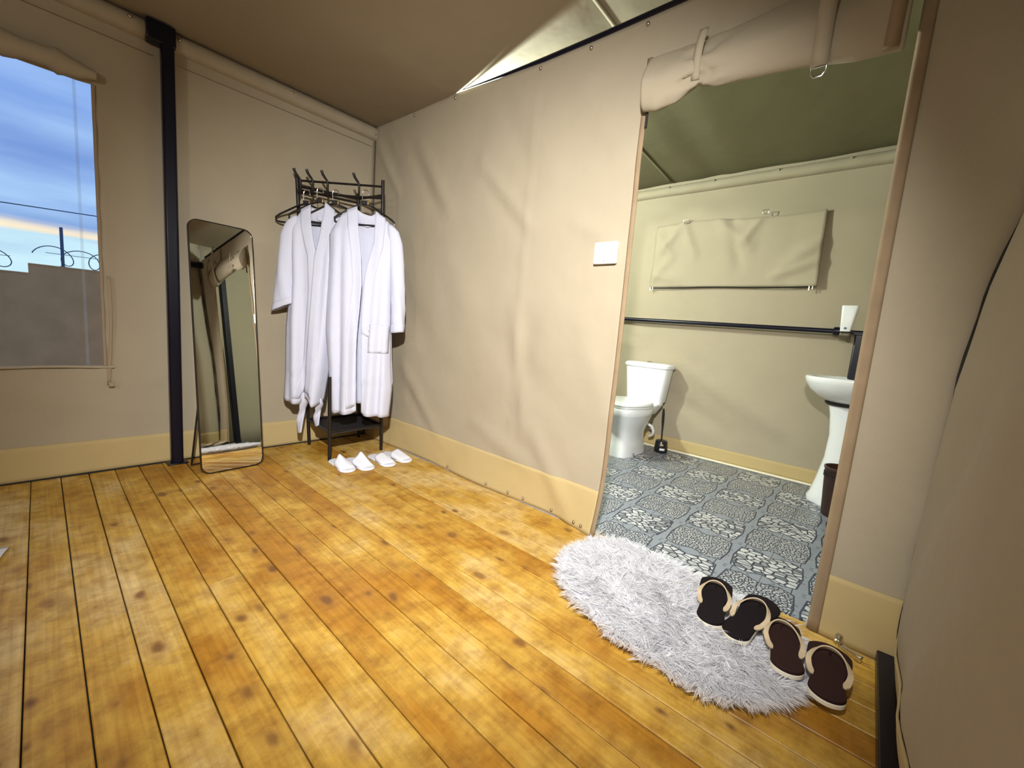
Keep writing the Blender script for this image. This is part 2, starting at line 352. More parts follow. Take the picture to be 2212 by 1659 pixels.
# ceiling over both rooms
cb_ = sheet('ceiling_bathroom', lin(-.05, W+.3, 50), lin(.42, D+.05, 24), lambda u, v: (u, v, ceil_z(u, v)+.004*math.sin(u*9)*math.exp(-((v-D)/.3)**2)), canvas_mat('olive_roof_dimmed', (.155, .14, .068)))  # greener olive, darkened to put the dim bathroom light into the colour
tag(cb_, 'olive canvas roof over the bathroom, its dimness put into the colour', 'ceiling', kind='structure')
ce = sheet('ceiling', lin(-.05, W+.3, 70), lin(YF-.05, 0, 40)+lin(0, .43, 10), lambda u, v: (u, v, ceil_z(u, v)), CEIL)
tag(ce, 'olive brown canvas tent roof lining', 'ceiling', kind='structure')
m = MB(); m.grid(3, 30, lambda a, b: (1.915+.02*a, -1.4+1.6*b, ceil_z(1.93, -1.4+1.6*b)-.008)); m.build('seam_or_gap_shade', CEIL, ce, solid=.002)
m = MB(); m.grid(3, 20, lambda a, b: (1.56+.02*a, .3+1.6*b, ceil_z(1.57, .3+1.6*b)-.006)); m.build('seam_or_gap_shade', MATS['olive_roof_dimmed'], cb_, solid=.003)

# bathroom walls
BSEG = [(1.3, 1.0, 1.6, .6, .012, .08), (1.8, .8, 2.6, .35, .016, .06), (1.7, .55, 2.3, .25, -.014, .06), (2.2, .7, 2.8, .25, .012, .05), (1.4, 2.2, 2.2, 1.9, .008, .1), (1.25, 1.1, 1.5, 1.0, .012, .03), (1.25, .95, 1.45, .9, .012, .03)]
def bath_y(x, z): return D-1.5*ridge(BSEG, x, z)-max(0, 1-z/.3)**2*.02
wbb = sheet('wall_bathroom', lin(0, W+.2, 90), lin(0, 2.36, 60), lambda u, v: (u, bath_y(u, v), v), CANVAS)
tag(wbb, 'greenish canvas wall behind the toilet and sink', 'wall', kind='structure')
sheet('band', lin(0, W, 60), lin(.012, .118, 6), lambda u, v: (u, bath_y(u, v)-.005, v), BAND, wbb)
m = MB(); m.tube([(x, bath_y(x, 0)-.012, .010) for x in lin(0, W, 40)], .010, 8); m.build('piping', principled('pale_piping', (.8, .74, .55), .45), wbb)
t5 = sleeve('trim_5', (0, D, 0), (W+.12, D, 0), (0, -1, 0), 2.225, 2.305, 'canvas eave sleeve across the top of the bathroom wall', 60)
for x in (1.563, 1.929, 2.377, 2.799): snap(x, D-.05, 2.285, (0, -1, .2), t5, .008)
wbl = sheet('wall_bathroom_left', lin(0, D, 20), lin(0, 2.4, 12), lambda u, v: (0, u, v), CANVAS); tag(wbl, 'canvas bathroom side wall hidden behind the partition', 'wall', kind='structure')
wbr = sheet('wall_bathroom_right', lin(0.004, D, 20), lin(0, 2.58, 12), lambda u, v: (wall_cx(v)+.004, u, v), CANVAS); tag(wbr, 'canvas bathroom wall behind the pedestal sink', 'wall', kind='structure')

# bathroom window cover
w2 = thing('window_2', (2.1, D-.02, 1.44), 'closed canvas window flap with metal rings on the bathroom wall', 'window', kind='structure')
CSEG = [(1.50, 1.9, 1.66, 1.70, .012, .03), (1.72, 1.97, 1.55, 1.75, .012, .03), (1.72, 1.97, 1.85, 1.7, .012, .03), (2.0, 1.97, 2.25, 1.75, .014, .04), (2.1, 1.95, 2.2, 1.6, -.01, .04), (2.3, 1.96, 2.2, 1.78, .01, .03), (2.7, 1.62, 2.45, 1.52, .012, .03), (2.7, 1.75, 2.5, 1.6, .012, .04), (1.5, 1.55, 1.75, 1.5, .01, .04), (1.5, 1.5, 1.62, 1.66, .01, .03)]
def cov(u, v):
    z = v+(.012*math.sin((u-1.48)*5.1) if v > 1.9 else 0); e = (u-1.48)/1.23
    return (u+.02*(1.97-v)/.5*(1 if u > 2.6 else 0)*.6, D-.018-.014*math.sin(PI*min(1, max(0, e)))-2.2*ridge(CSEG, u, v)-.035*max(0, e-.85)/.15*(.4+1.2*(1.97-v)), z)
sheet('flap', lin(1.482, 2.71, 60), lin(1.44, 1.972, 26), cov, CANVAS, w2, solid=.006)
def dring(c, s, parent, mat=CHROME, tx=(1, 0, 0)):
    tx = Vector(tx); c = Vector(c); m = MB()
    m.tube([c+tx*(s*x)+Vector((0, 0, s*z)) for x, z in ((-1, .8), (1, .8), (.9, 0), (.5, -.6), (-.5, -.6), (-.9, 0))], s*.14, 8, closed=True); return m.build('ring', mat, parent)
dring((1.745, D-.05, 1.982), .022, w2); dring((2.335, D-.062, 1.985), .022, w2)
m = MB(); m.tube([(x, D-.03, 1.437+.004*math.sin(x*7)) for x in lin(1.49, 2.70, 20)], .004, 6); m.build('lower_zip', DARK, w2)
for x in (1.50, 2.68):
    m = MB(); m.obox((x, D-.042, 1.425), (1, 0, 0), (0, 1, 0), (0, 0, 1), .004, .002, .016); m.obox((x+.02, D-.042, 1.43), (1, 0, 0), (0, 1, 0), (0, 0, 1), .003, .002, .013); m.build('zip_pull', BRASS, w2)

# ------------------------------------------------------------------ wooden floor
def pine_mat():
    m = bpy.data.materials.new('pine_boards'); N, L = nodes(m); b = N['Principled BSDF']
    tc = N.new('ShaderNodeTexCoord'); oi = N.new('ShaderNodeObjectInfo'); g = N.new('ShaderNodeNewGeometry')
    mul = N.new('ShaderNodeMath'); mul.operation = 'MULTIPLY'; mul.inputs[1].default_value = 53.7; L.new(oi.outputs['Random'], mul.inputs[0])
    cmb = N.new('ShaderNodeCombineXYZ'); L.new(mul.outputs[0], cmb.inputs[0]); L.new(mul.outputs[0], cmb.inputs[1])
    add = N.new('ShaderNodeVectorMath'); add.operation = 'ADD'; L.new(g.outputs['Position'], add.inputs[0]); L.new(cmb.outputs[0], add.inputs[1])
    def mapped(sc):
        mp = N.new('ShaderNodeMapping'); mp.inputs['Scale'].default_value = sc; L.new(add.outputs[0], mp.inputs[0]); return mp
    # knots: sparse cells
    mk = mapped((6.5, 11, 1))
    nzk = N.new('ShaderNodeTexNoise'); nzk.inputs['Scale'].default_value = 14; L.new(g.outputs['Position'], nzk.inputs[0])
    mixk = N.new('ShaderNodeVectorMath'); mixk.operation = 'MULTIPLY_ADD'; L.new(nzk.outputs['Color'], mixk.inputs[0]); mixk.inputs[1].default_value = (.22, .22, 0); L.new(mk.outputs[0], mixk.inputs[2])
    vo = N.new('ShaderNodeTexVoronoi'); vo.voronoi_dimensions = '2D'; vo.inputs['Scale'].default_value = 1; L.new(mixk.outputs[0], vo.inputs['Vector'])
    sc = N.new('ShaderNodeSeparateColor'); L.new(vo.outputs['Color'], sc.inputs[0])
    rad = N.new('ShaderNodeMapRange'); rad.inputs[1].default_value = .55; rad.inputs[2].default_value = 1; rad.inputs[3].default_value = 0; rad.inputs[4].default_value = .21; L.new(sc.outputs[0], rad.inputs[0])
    dv = N.new('ShaderNodeMath'); dv.operation = 'SUBTRACT'; L.new(rad.outputs[0], dv.inputs[0]); L.new(vo.outputs['Distance'], dv.inputs[1])
    kn = N.new('ShaderNodeMapRange'); kn.inputs[1].default_value = -.05; kn.inputs[2].default_value = .08; L.new(dv.outputs[0], kn.inputs[0])
    halo = N.new('ShaderNodeMapRange'); halo.inputs[1].default_value = -.28; halo.inputs[2].default_value = .05; halo.inputs[4].default_value = .45; L.new(dv.outputs[0], halo.inputs[0])
    # grain: long along x, disturbed
    mg = mapped((2.2, 55, 1)); ng = N.new('ShaderNodeTexNoise'); ng.inputs['Scale'].default_value = 1.4; ng.inputs['Detail'].default_value = 6; ng.inputs['Distortion'].default_value = .5; L.new(mg.outputs[0], ng.inputs[0])
    # cross saw marks
    ms = mapped((17, 11, 1)); ns = N.new('ShaderNodeTexNoise'); ns.inputs['Scale'].default_value = 1; ns.inputs['Detail'].default_value = 9; ns.inputs['Roughness'].default_value = .68; L.new(ms.outputs[0], ns.inputs[0])
    # varnish wear
    mw = N.new('ShaderNodeMapping'); mw.inputs['Scale'].default_value = (1.6, 2.6, 1); L.new(g.outputs['Position'], mw.inputs[0])
    nw = N.new('ShaderNodeTexNoise'); nw.inputs['Scale'].default_value = 1.5; nw.inputs['Detail'].default_value = 7; nw.inputs['Roughness'].default_value = .62; L.new(mw.outputs[0], nw.inputs[0])
    orw = N.new('ShaderNodeMath'); orw.operation = 'MULTIPLY_ADD'; L.new(oi.outputs['Random'], orw.inputs[0]); orw.inputs[1].default_value = .24; L.new(nw.outputs[0], orw.inputs[2])
    wr_ = N.new('ShaderNodeValToRGB'); L.new(orw.outputs[0], wr_.inputs[0]); e = wr_.color_ramp.elements
    e[0].position = .46; e[0].color = (.44, .205, .020, 1); e[1].position = .82; e[1].color = (.70, .51, .22, 1)
    e2 = wr_.color_ramp.elements.new(.62); e2.color = (.60, .365, .062, 1)
    def mix(f, a, c, mode='MIX', fac=None):
        x = N.new('ShaderNodeMix'); x.data_type = 'RGBA'; x.blend_type = mode
        if f is not None: L.new(f, x.inputs[0])
        else: x.inputs[0].default_value = fac
        L.new(a, x.inputs[6])
        if isinstance(c, tuple): x.inputs[7].default_value = (*c, 1)
        else: L.new(c, x.inputs[7])
        return x.outputs[2]
    gr = N.new('ShaderNodeValToRGB'); L.new(ng.outputs[0], gr.inputs[0]); gr.color_ramp.elements[0].position = .3; gr.color_ramp.elements[0].color = (.74, .70, .62, 1); gr.color_ramp.elements[1].position = .7; gr.color_ramp.elements[1].color = (1.08, 1.08, 1.08, 1)
    c1 = mix(None, wr_.outputs[0], gr.outputs[0], 'MULTIPLY', .8)
    sr = N.new('ShaderNodeValToRGB'); L.new(ns.outputs[0], sr.inputs[0]); sr.color_ramp.elements[0].position = .33; sr.color_ramp.elements[0].color = (.55, .46, .36, 1); sr.color_ramp.elements[1].position = .56; sr.color_ramp.elements[1].color = (1, 1, 1, 1)
    c2 = mix(None, c1, sr.outputs[0], 'MULTIPLY', .75)
    c3 = mix(halo.outputs[0], c2, (.32, .15, .03))
    kv = N.new('ShaderNodeMapRange'); kv.inputs[3].default_value = .25; kv.inputs[4].default_value = .9; L.new(sc.outputs[1], kv.inputs[0])
    km = N.new('ShaderNodeMath'); km.operation = 'MULTIPLY'; L.new(kn.outputs[0], km.inputs[0]); L.new(kv.outputs[0], km.inputs[1])
    c4 = mix(km.outputs[0], c3, (.15, .062, .016))
    L.new(c4, b.inputs['Base Color'])
    rg = N.new('ShaderNodeMapRange'); rg.inputs[1].default_value = .35; rg.inputs[2].default_value = .7; rg.inputs[3].default_value = .36; rg.inputs[4].default_value = .62; L.new(nw.outputs[0], rg.inputs[0]); L.new(rg.outputs[0], b.inputs['Roughness'])
    b.inputs['Specular IOR Level'].default_value = .4
    bp = N.new('ShaderNodeBump'); bp.inputs['Strength'].default_value = .35; bp.inputs['Distance'].default_value = .004; L.new(ns.outputs[0], bp.inputs['Height']); L.new(bp.outputs[0], b.inputs['Normal'])
    return m
PINE = pine_mat()
floor = MB().box((-.05, YF-.05, -.09), (W+.05, .012, -.032)).build('floor', DARK, smooth=False)
tag(floor, 'knotty yellow pine board floor of the main room', 'floor', kind='structure')
def plank_mesh(L, wd, h=.03, c=.0022):
    x = L/2; y = wd/2; prof = [(-y, -h), (y, -h), (y, -c), (y-c, 0), (-y+c, 0), (-y, -c)]
    v = [(-x, a, b) for a, b in prof]+[(x, a, b) for a, b in prof]; n = 6
    f = [tuple(range(n-1, -1, -1)), tuple(range(n, 2*n))]+[(i, (i+1) % n, n+(i+1) % n, n+i) for i in range(n)]
    me = bpy.data.meshes.new('plank'); me.from_pydata(v, [], [q[::-1] for q in f]); me.update(); me.materials.append(PINE); return me
PW = .1017; pm = {}
y = .008-PW/2; row = 0
while y > YF:
    r_ = random.Random(row*13+5); cuts = [0, W] if r_.random() < .7 else [0, round(r_.uniform(.7, 2.6)*4)/4, W]
    for a, b_ in zip(cuts[:-1], cuts[1:]):
        L_ = b_-a-.0015; k = round(L_, 3)
        if k not in pm: pm[k] = plank_mesh(L_, PW-.0032)
        o = bpy.data.objects.new('plank', pm[k]); COL.objects.link(o); o.parent = floor
        o.location = ((a+b_)/2, y, r_.uniform(-.0012, .0008)); o.rotation_euler = (r_.uniform(-.004, .004), 0, r_.uniform(-.0006, .0006))
    y -= PW; row += 1

# ------------------------------------------------------------------ bathroom floor of printed tiles
def tile_mat():
    m = bpy.data.materials.new('pebble_tile'); N, L = nodes(m); b = N['Principled BSDF']
    g = N.new('ShaderNodeNewGeometry'); sep = N.new('ShaderNodeSeparateXYZ'); L.new(g.outputs['Position'], sep.inputs[0])
    def M_(op, a, b_=None, c=None):
        n = N.new('ShaderNodeMath'); n.operation = op
        for i, q in enumerate((a, b_, c)):
            if q is None: continue
            if isinstance(q, (int, float)): n.inputs[i].default_value = q
            else: L.new(q, n.inputs[i])
        return n.outputs[0]
    X = M_('MULTIPLY', M_('SUBTRACT', sep.outputs[0], 2.7345), 1/.29); Y = M_('MULTIPLY', M_('SUBTRACT', sep.outputs[1], .20), 1/.28)
    cx = M_('FLOOR', X); cy = M_('FLOOR', Y)
    u = M_('SUBTRACT', M_('SUBTRACT', X, cx), .5); v = M_('SUBTRACT', M_('SUBTRACT', Y, cy), .5)
    par = M_('MODULO', M_('ADD', M_('ADD', cx, cy), 100), 2)     # 0 -> large pebbles, 1 -> fine
    au = M_('ABSOLUTE', u); av = M_('ABSOLUTE', v)
    def mixsel(f, a, c): return M_('ADD', M_('MULTIPLY', a, M_('SUBTRACT', 1, f)), M_('MULTIPLY', c, f))
    # outline: two hexagons side by side: half height varies with |u|
    w = M_('PINGPONG', M_('ADD', au, .0), .25)                    # 0 at centre and edges, .25 at u=.25
    hh = M_('ADD', .36, M_('MULTIPLY', w, .40))
    dh = M_('SUBTRACT', hh, av)                                    # >0 inside
    du = M_('SUBTRACT', .462, M_('ADD', au, M_('MULTIPLY', av, .10)))
    d = M_('MINIMUM', dh, du)
    inside = M_('GREATER_THAN', d, 0)
    line = M_('LESS_THAN', M_('ABSOLUTE', d), .012)
    # joints across the border bars
    j3 = M_('LESS_THAN', M_('ABSOLUTE', M_('SUBTRACT', au, M_('ADD', .10, M_('MULTIPLY', M_('SUBTRACT', av, .4), .8)))), .007)
    j1 = M_('LESS_THAN', M_('ABSOLUTE', M_('SUBTRACT', au, .385)), .007); j2 = M_('LESS_THAN', M_('ABSOLUTE', M_('SUBTRACT', M_('ADD', av, M_('MULTIPLY', u, .35)), .30)), .009)
    vst = M_('GREATER_THAN', au, .452)
    jn = M_('MULTIPLY', mixsel(vst, M_('MAXIMUM', j1, j3), j2), M_('SUBTRACT', 1, inside))
    cell = M_('LESS_THAN', M_('MINIMUM', M_('SUBTRACT', .5, au), M_('SUBTRACT', .5, av)), .012)
    lines = M_('MAXIMUM', line, jn)
    def vor(scale, sx, th):
        mp = N.new('ShaderNodeMapping'); mp.inputs['Scale'].default_value = (scale*sx, scale, 1); mp.inputs['Rotation'].default_value = (0, 0, .5); L.new(g.outputs['Position'], mp.inputs[0])
        e = N.new('ShaderNodeTexVoronoi'); e.voronoi_dimensions = '2D'; e.feature = 'DISTANCE_TO_EDGE'; e.inputs['Scale'].default_value = 1; L.new(mp.outputs[0], e.inputs['Vector'])
        f = N.new('ShaderNodeTexVoronoi'); f.voronoi_dimensions = '2D'; f.inputs['Scale'].default_value = 1; L.new(mp.outputs[0], f.inputs['Vector'])
        s = N.new('ShaderNodeSeparateColor'); L.new(f.outputs['Color'], s.inputs[0])
        mr = N.new('ShaderNodeMapRange'); mr.interpolation_type = 'SMOOTHSTEP'; mr.inputs[1].default_value = th*.6; mr.inputs[2].default_value = th*1.5; L.new(e.outputs['Distance'], mr.inputs[0])
        return mr.outputs[0], s.outputs[0]
    pb, cb = vor(36, .72, .10); pf, cf = vor(72, .9, .15)
    def mixf(f, a, c):
        return M_('ADD', M_('MULTIPLY', a, M_('SUBTRACT', 1, f)), M_('MULTIPLY', c, f))
    peb = mixf(par, pb, pf); rc = mixf(par, cb, cf)
    ramp = N.new('ShaderNodeValToRGB'); L.new(rc, ramp.inputs[0]); el = ramp.color_ramp.elements
    el[0].position = 0; el[0].color = (.13, .145, .17, 1); el[1].position = .55; el[1].color = (.55, .56, .57, 1)
    fine = N.new('ShaderNodeRGB'); fine.outputs[0].default_value = (.47, .485, .50, 1)
    def mixc(f, a, c):
        x = N.new('ShaderNodeMix'); x.data_type = 'RGBA'; L.new(f, x.inputs[0]) if not isinstance(f, float) else setattr(x.inputs[0], 'default_value', f)
        for i, q in ((6, a), (7, c)):
            if isinstance(q, tuple): x.inputs[i].default_value = (*q, 1)
            else: L.new(q, x.inputs[i])
        return x.outputs[2]
    stone = mixc(M_('MULTIPLY', par, .55), ramp.outputs[0], fine.outputs[0])
    inner = mixc(peb, (.022, .032, .055), stone)
    ng = N.new('ShaderNodeTexNoise'); ng.inputs['Scale'].default_value = 9; L.new(g.outputs['Position'], ng.inputs[0])
    bars = mixc(ng.outputs[0], (.21, .235, .275), (.28, .31, .35))
    c = mixc(inside, bars, inner); c = mixc(lines, c, (.045, .055, .085))
    L.new(c, b.inputs['Base Color']); b.inputs['Roughness'].default_value = .38
    bp = N.new('ShaderNodeBump'); bp.inputs['Strength'].default_value = .25; bp.inputs['Distance'].default_value = .002; L.new(peb, bp.inputs['Height']); L.new(bp.outputs[0], b.inputs['Normal'])
    return m
TILE = tile_mat()
bfl = MB().box((-.02, .0125, -.05), (W+.02, D+.05, -.006)).build('floor_bathroom', principled('tile_grout', (.3, .3, .29), .8), smooth=False)
tag(bfl, 'blue grey pebble print tiled bathroom floor', 'floor', kind='structure')
TX, TY = .58, .56; xs = [0]+[2.88-TX*k for k in range(4, -1, -1) if 2.88-TX*k > .02]+[W]; ys = [.013]+[.06+TY*k for k in range(4) if .06+TY*k < D]+[D]
for i in range(len(xs)-1):
    for j in range(len(ys)-1):
        if ys[j+1]-ys[j] < .02: continue
        gp = .0013; v = MB().box((xs[i]+gp, ys[j]+gp, -.006), (xs[i+1]-gp, ys[j+1]-gp, 0)); o = v.build('tile', TILE, bfl, smooth=False)

# ------------------------------------------------------------------ doorway: rolled flap, straps, webbing edges
door = thing('door_1', (2.64, 0, 0), 'rolled up canvas door flap above the bathroom doorway', 'door flap', kind='structure')
m = MB(); rings = []; NR = 90; NK = 40
for i in range(NR):
    x = 2.222+(3.035-2.222)*i/(NR-1)
    zb = float(np.interp(x, [2.2, 2.28, 2.36, 2.44, 2.50, 2.6, 2.72, 2.83, 2.93, 3.04], [1.915, 1.892, 1.905, 1.948, 1.918, 1.914, 1.905, 1.892, 1.872, 1.866]))
    zt = float(np.interp(x, [2.2, 2.44, 2.7, 3.04], [2.10, 2.09, 2.11, 2.12])); hz = (zt-zb)/2; cz = (zt+zb)/2
    cin = math.exp(-abs(x-2.445)/.045); cin2 = math.exp(-abs(x-2.845)/.07)*.6; hy = (.047-.012*cin)*(1-.1*cin2)
    ring = []
    for k in range(NK):
        a = 2*PI*k/NK
        q = 1+.012*math.sin(3*a+x*6)+cin*(.15*math.sin(6*a+1+(x-2.445)*26)+.08*math.sin(10*a+2-(x-2.445)*30))*(1 if abs(x-2.445) > .012 else .3)
        sg = 1 if x > 2.445 else -1; near = math.exp(-abs(abs(x-2.445)-.045)/.04)
        q -= near*.36*max(0, math.sin(5*a+.6+sg*(x-2.445)*16))**4*(1 if math.sin(a) < .55 else .3)
        q += cin2*(.09*math.sin(5*a+.4+(x-2.845)*14))*(1 if x > 2.85 else .3)+.02*math.sin(x*25+2*a)*(.3+cin)
        sa = max(0, math.sin(a)); yy = -.042+hy*q*math.cos(a)*(1-.45*sa)+.035*sa*sa; zz = cz+hz*q*math.sin(a)*(1+.35*sa)
        ring.append((x+.01*math.sin(2*a)*cin, yy, zz))
    rings.append(ring)
m.rings(rings); m.build('rolled_flap', CANVAS, door, angle=180)
def strap_on(x, w, ztop, zbot, y, mat=CANVAS, bulge=.0, n=14):
    m = MB(); m.grid(3, n, lambda a, b: (x+w*(a-.5)-.012*b, y+bulge*(2*b-1)**2-.004*math.cos(PI*(a-.5)), ztop+(zbot-ztop)*b)); return m
strap_on(2.845, .046, 2.29, 1.868, -.104, bulge=.03).build('strap', CANVAS, door, solid=.004)
dring((2.833, -.070, 1.852), .021, door)
strap_on(2.447, .03, 2.13, 1.955, -.080, bulge=.02).build('tie', CANVAS, door, solid=.004)
strap_on(3.018, .034, 2.2, 1.868, -.094, TAPE, bulge=.03).build('edge_tape', TAPE, door, solid=.004)
def tape(side_x, wdt, z0, z1, wob):
    m = MB()
    def f(a, b):
        z = z0+(z1-z0)*b; x = side_x+wdt*(a-.5)+wob*math.sin(b*5)
        return (x, part_y(min(max(x, .05), W), z)-.005-.003*math.sin(PI*a), z+.004)
    m.grid(5, 60, f); return m
tape(2.214, .024, .0, 2.135, .004).build('jamb_tape', TAPE, door, solid=.004, angle=180)
tape(3.079, .034, .0, 2.125, .003).build('jamb_tape', TAPE, door, solid=.004, angle=180)
m = MB(); m.tube([(2.236, -.05, 1.99), (2.238, -.062, 1.97), (2.24, -.06, 1.945)], [.006, .009, .005], 8); m.build('zip_pull', CHROME, door)
m = MB(); m.tube([(2.232, -.02, 2.05-.1*i) for i in range(3)], .006, 6); m.build('zip_tape', DARK, door)
sn = thing('ground_fastener', (3.158, -.05, 0), 'small silver turn fastener at the foot of the right door jamb', 'fastener')
m = MB(); m.lathe([(.012, 0), (.012, .006), (.007, .01), (.011, .018), (.008, .026)], (3.150, -.066, .022), 14); m.build('knob', BRASS, sn)
m = MB(); m.obox((3.182, -.078, .010), (.92, -.38, 0), (.38, .92, 0), (0, 0, 1), .034, .008, .010); m.build('plate', CHROME, sn, bevel=.003)

# ------------------------------------------------------------------ wall switch
sw = thing('wall_switch', (2.1035, -.03, 1.292), 'white square wall control plate beside the doorway', 'switch')
ysw = part_y(2.1035, 1.34)
MB().box((2.047, ysw-.026, 1.291), (2.160, ysw-.004, 1.389)).build('body', WHITEP, sw, bevel=.004)
MB().box((2.049, ysw-.028, 1.294), (2.158, ysw-.026, 1.387)).build('cover', WHITEP, sw, bevel=.0009)
m = MB(); m.obox((2.104, ysw-.0286, 1.303), (1, 0, 0), (0, 1, 0), (0, 0, 1), .0035, .0006, .0045); m.build('mark', GREYP, sw)
m = MB()
for k in range(3): m.obox((2.124+.009*k, ysw-.0286, 1.302), (1, 0, 0), (0, 1, 0), (0, 0, 1), .0034, .0006, .0014)
m.build('print', principled('pale_print', (.5, .52, .55), .5), sw)

# ------------------------------------------------------------------ leaning mirror
def build_mirror():
    bl = Vector((.372, -1.196, .004)); br = Vector((.352, -.876, .004)); wv = (br-bl); wl = wv.length; ax = wv.normalized()
    back = Vector((-.985, 0, 0)); back = (back-ax*back.dot(ax)).normalized(); tilt = math.radians(7.0); H = 1.425
    up = (Vector((0, 0, 1))*math.cos(tilt)+back*math.sin(tilt)).normalized(); nr = ax.cross(up).normalized()
    if nr.x < 0: nr = -nr
    t = thing('standing_mirror', bl.lerp(br, .5), 'tall frameless looking rounded mirror leaning by the window wall', 'mirror')
    def outline(ins, R=.05, n=8):
        pts = []
        for cx, cy, a0 in ((wl-R, H-R, 0), (R, H-R, PI/2), (R, R, PI), (wl-R, R, 3*PI/2)):
            for k in range(n+1): a = a0+PI/2*k/n; pts.append((cx+(R-ins)*math.cos(a), cy+(R-ins)*math.sin(a)))
        return pts
    P3 = lambda p, d: tuple(bl+ax*p[0]+up*p[1]+nr*d)
    m = MB(); o0 = outline(.003); m.add([P3(p, .0) for p in o0], [tuple(range(len(o0)))])
    m.build('glass', principled('mirror_glass', (.72, .71, .67), .015, 1), t, smooth=False)
    m = MB(); a, b = outline(0), outline(.005)
    m.rings([[P3(p, -.014) for p in b], [P3(p, -.014) for p in a], [P3(p, .003) for p in a], [P3(p, .003) for p in b], [P3(p, -.001) for p in b]], cap=False)
    m.build('frame', principled('dark_frame', (.03, .022, .016), .35, .6), t, angle=30)
    m = MB(); o2 = outline(.004); m.add([P3(p, -.012) for p in o2], [tuple(range(len(o2)))[::-1]]); m.build('backing', principled('backing_board', (.12, .09, .06), .8), t, smooth=False)
    m = MB(); h0 = bl+ax*.04+up*.62-nr*.02; f0 = Vector((.16, -1.20, .005)); f1 = Vector((.13, -.90, .005)); h1 = bl+ax*(wl-.04)+up*.62-nr*.02
    m.tube([h0, f0], .005, 8); m.tube([h1, f1], .005, 8); m.tube([f0, f1], .005, 8); m.build('easel_stand', SATIN, t)
build_mirror()

# ------------------------------------------------------------------ corner coat rack
O3 = Vector((.33, -.44, 0)); dv_ = Vector((.69, .724, 0)).normalized(); nv_ = Vector((.724, -.69, 0)).normalized()
def RP(u, w, z): return tuple(O3+dv_*u+nv_*w+Vector((0, 0, z)))
rack = thing('coat_rack', (.29, -.31, 0), 'black metal corner coat rack with hooks and a low shelf', 'coat rack')
LB, LT = (.087, -.489, 0), (.087, -.60, 1.845); RB, RT = (.481, -.138, 0), (.468, -.20, 1.875); BB, BTp = (.085, -.10, 0), (.10, -.178, 1.83); FB, FT = (.505, -.532, 0), (.505, -.545, .56)
def at_z(B, T, z): return Vector(B).lerp(Vector(T), z/T[2])
for B, T in ((LB, LT), (RB, RT), (BB, BTp), (FB, FT)):
    m = MB(); m.tube([B, T], .0115, 12); o = m.build('post', SATIN, rack)
def bar(p, q, r=.007): m = MB(); m.tube([p, q], r, 8); return m.build('rail', SATIN, rack)
RAILZ = 1.815
bar(at_z(LB, LT, RAILZ), at_z(RB, RT, RAILZ+.02)); bar(at_z(LB, LT, RAILZ-.075), at_z(RB, RT, RAILZ-.055))
bar(at_z(LB, LT, RAILZ-.035), at_z(BB, BTp, RAILZ-.0), .009); bar(at_z(RB, RT, RAILZ-.035), at_z(BB, BTp, RAILZ-.0), .009)
bar(at_z(LB, LT, RAILZ-.055), at_z(BB, BTp, RAILZ-.03), .006)
for B, T, z in ((LB, LT, .56), ):
    pass
sz = .185
cs = [at_z(LB, LT, sz), at_z(FB, FT, sz), at_z(RB, RT, sz), at_z(BB, BTp, sz)]
m = MB(); m.add([tuple(c) for c in cs]+[tuple(c-Vector((0, 0, .008))) for c in cs], [(0, 1, 2, 3), (7, 6, 5, 4), (0, 4, 5, 1), (1, 5, 6, 2), (2, 6, 7, 3), (3, 7, 4, 0)])
m.build('shelf', principled('dark_mesh_shelf', (.03, .029, .032), .45, .2), rack, smooth=False)
for i in range(4): bar(cs[i]+Vector((0, 0, .008)), cs[(i+1) % 4]+Vector((0, 0, .008)), .008)
cs2 = [at_z(LB, LT, .55), at_z(RB, RT, .55), at_z(BB, BTp, .55)]
m = MB(); m.add([tuple(c) for c in cs2]+[tuple(c-Vector((0, 0, .01))) for c in cs2], [(0, 1, 2), (5, 4, 3), (0, 3, 4, 1), (1, 4, 5, 2), (2, 5, 3, 0)]); m.build('shelf', MATS['dark_mesh_shelf'], rack, smooth=False)
HOOKU = (-.19, -.111, -.017, .185)
railL, railR = at_z(LB, LT, RAILZ), at_z(RB, RT, RAILZ+.02)
for hu in HOOKU:
    t = (Vector(RP(hu, 0, 0))-railL).dot((railR-railL).normalized())/(railR-railL).length; p = railL.lerp(railR, t)
    m = MB(); f = nv_
    pts = [p+f*.045-dv_*.030+Vector((0, 0, .058)), p+f*.040-dv_*.022+Vector((0, 0, .035)), p+f*.016-dv_*.008+Vector((0, 0, .012)), p+f*.011, p+f*.011-Vector((0, 0, .045)), p+f*.013-Vector((0, 0, .075)), p+f*.026-Vector((0, 0, .092)), p+f*.042-Vector((0, 0, .085)), p+f*.048-Vector((0, 0, .068))]
    m.tube(pts, [.009, .0085, .0075, .0075, .007, .007, .0065, .006, .007], 10); m.build('hook', SATIN, rack)

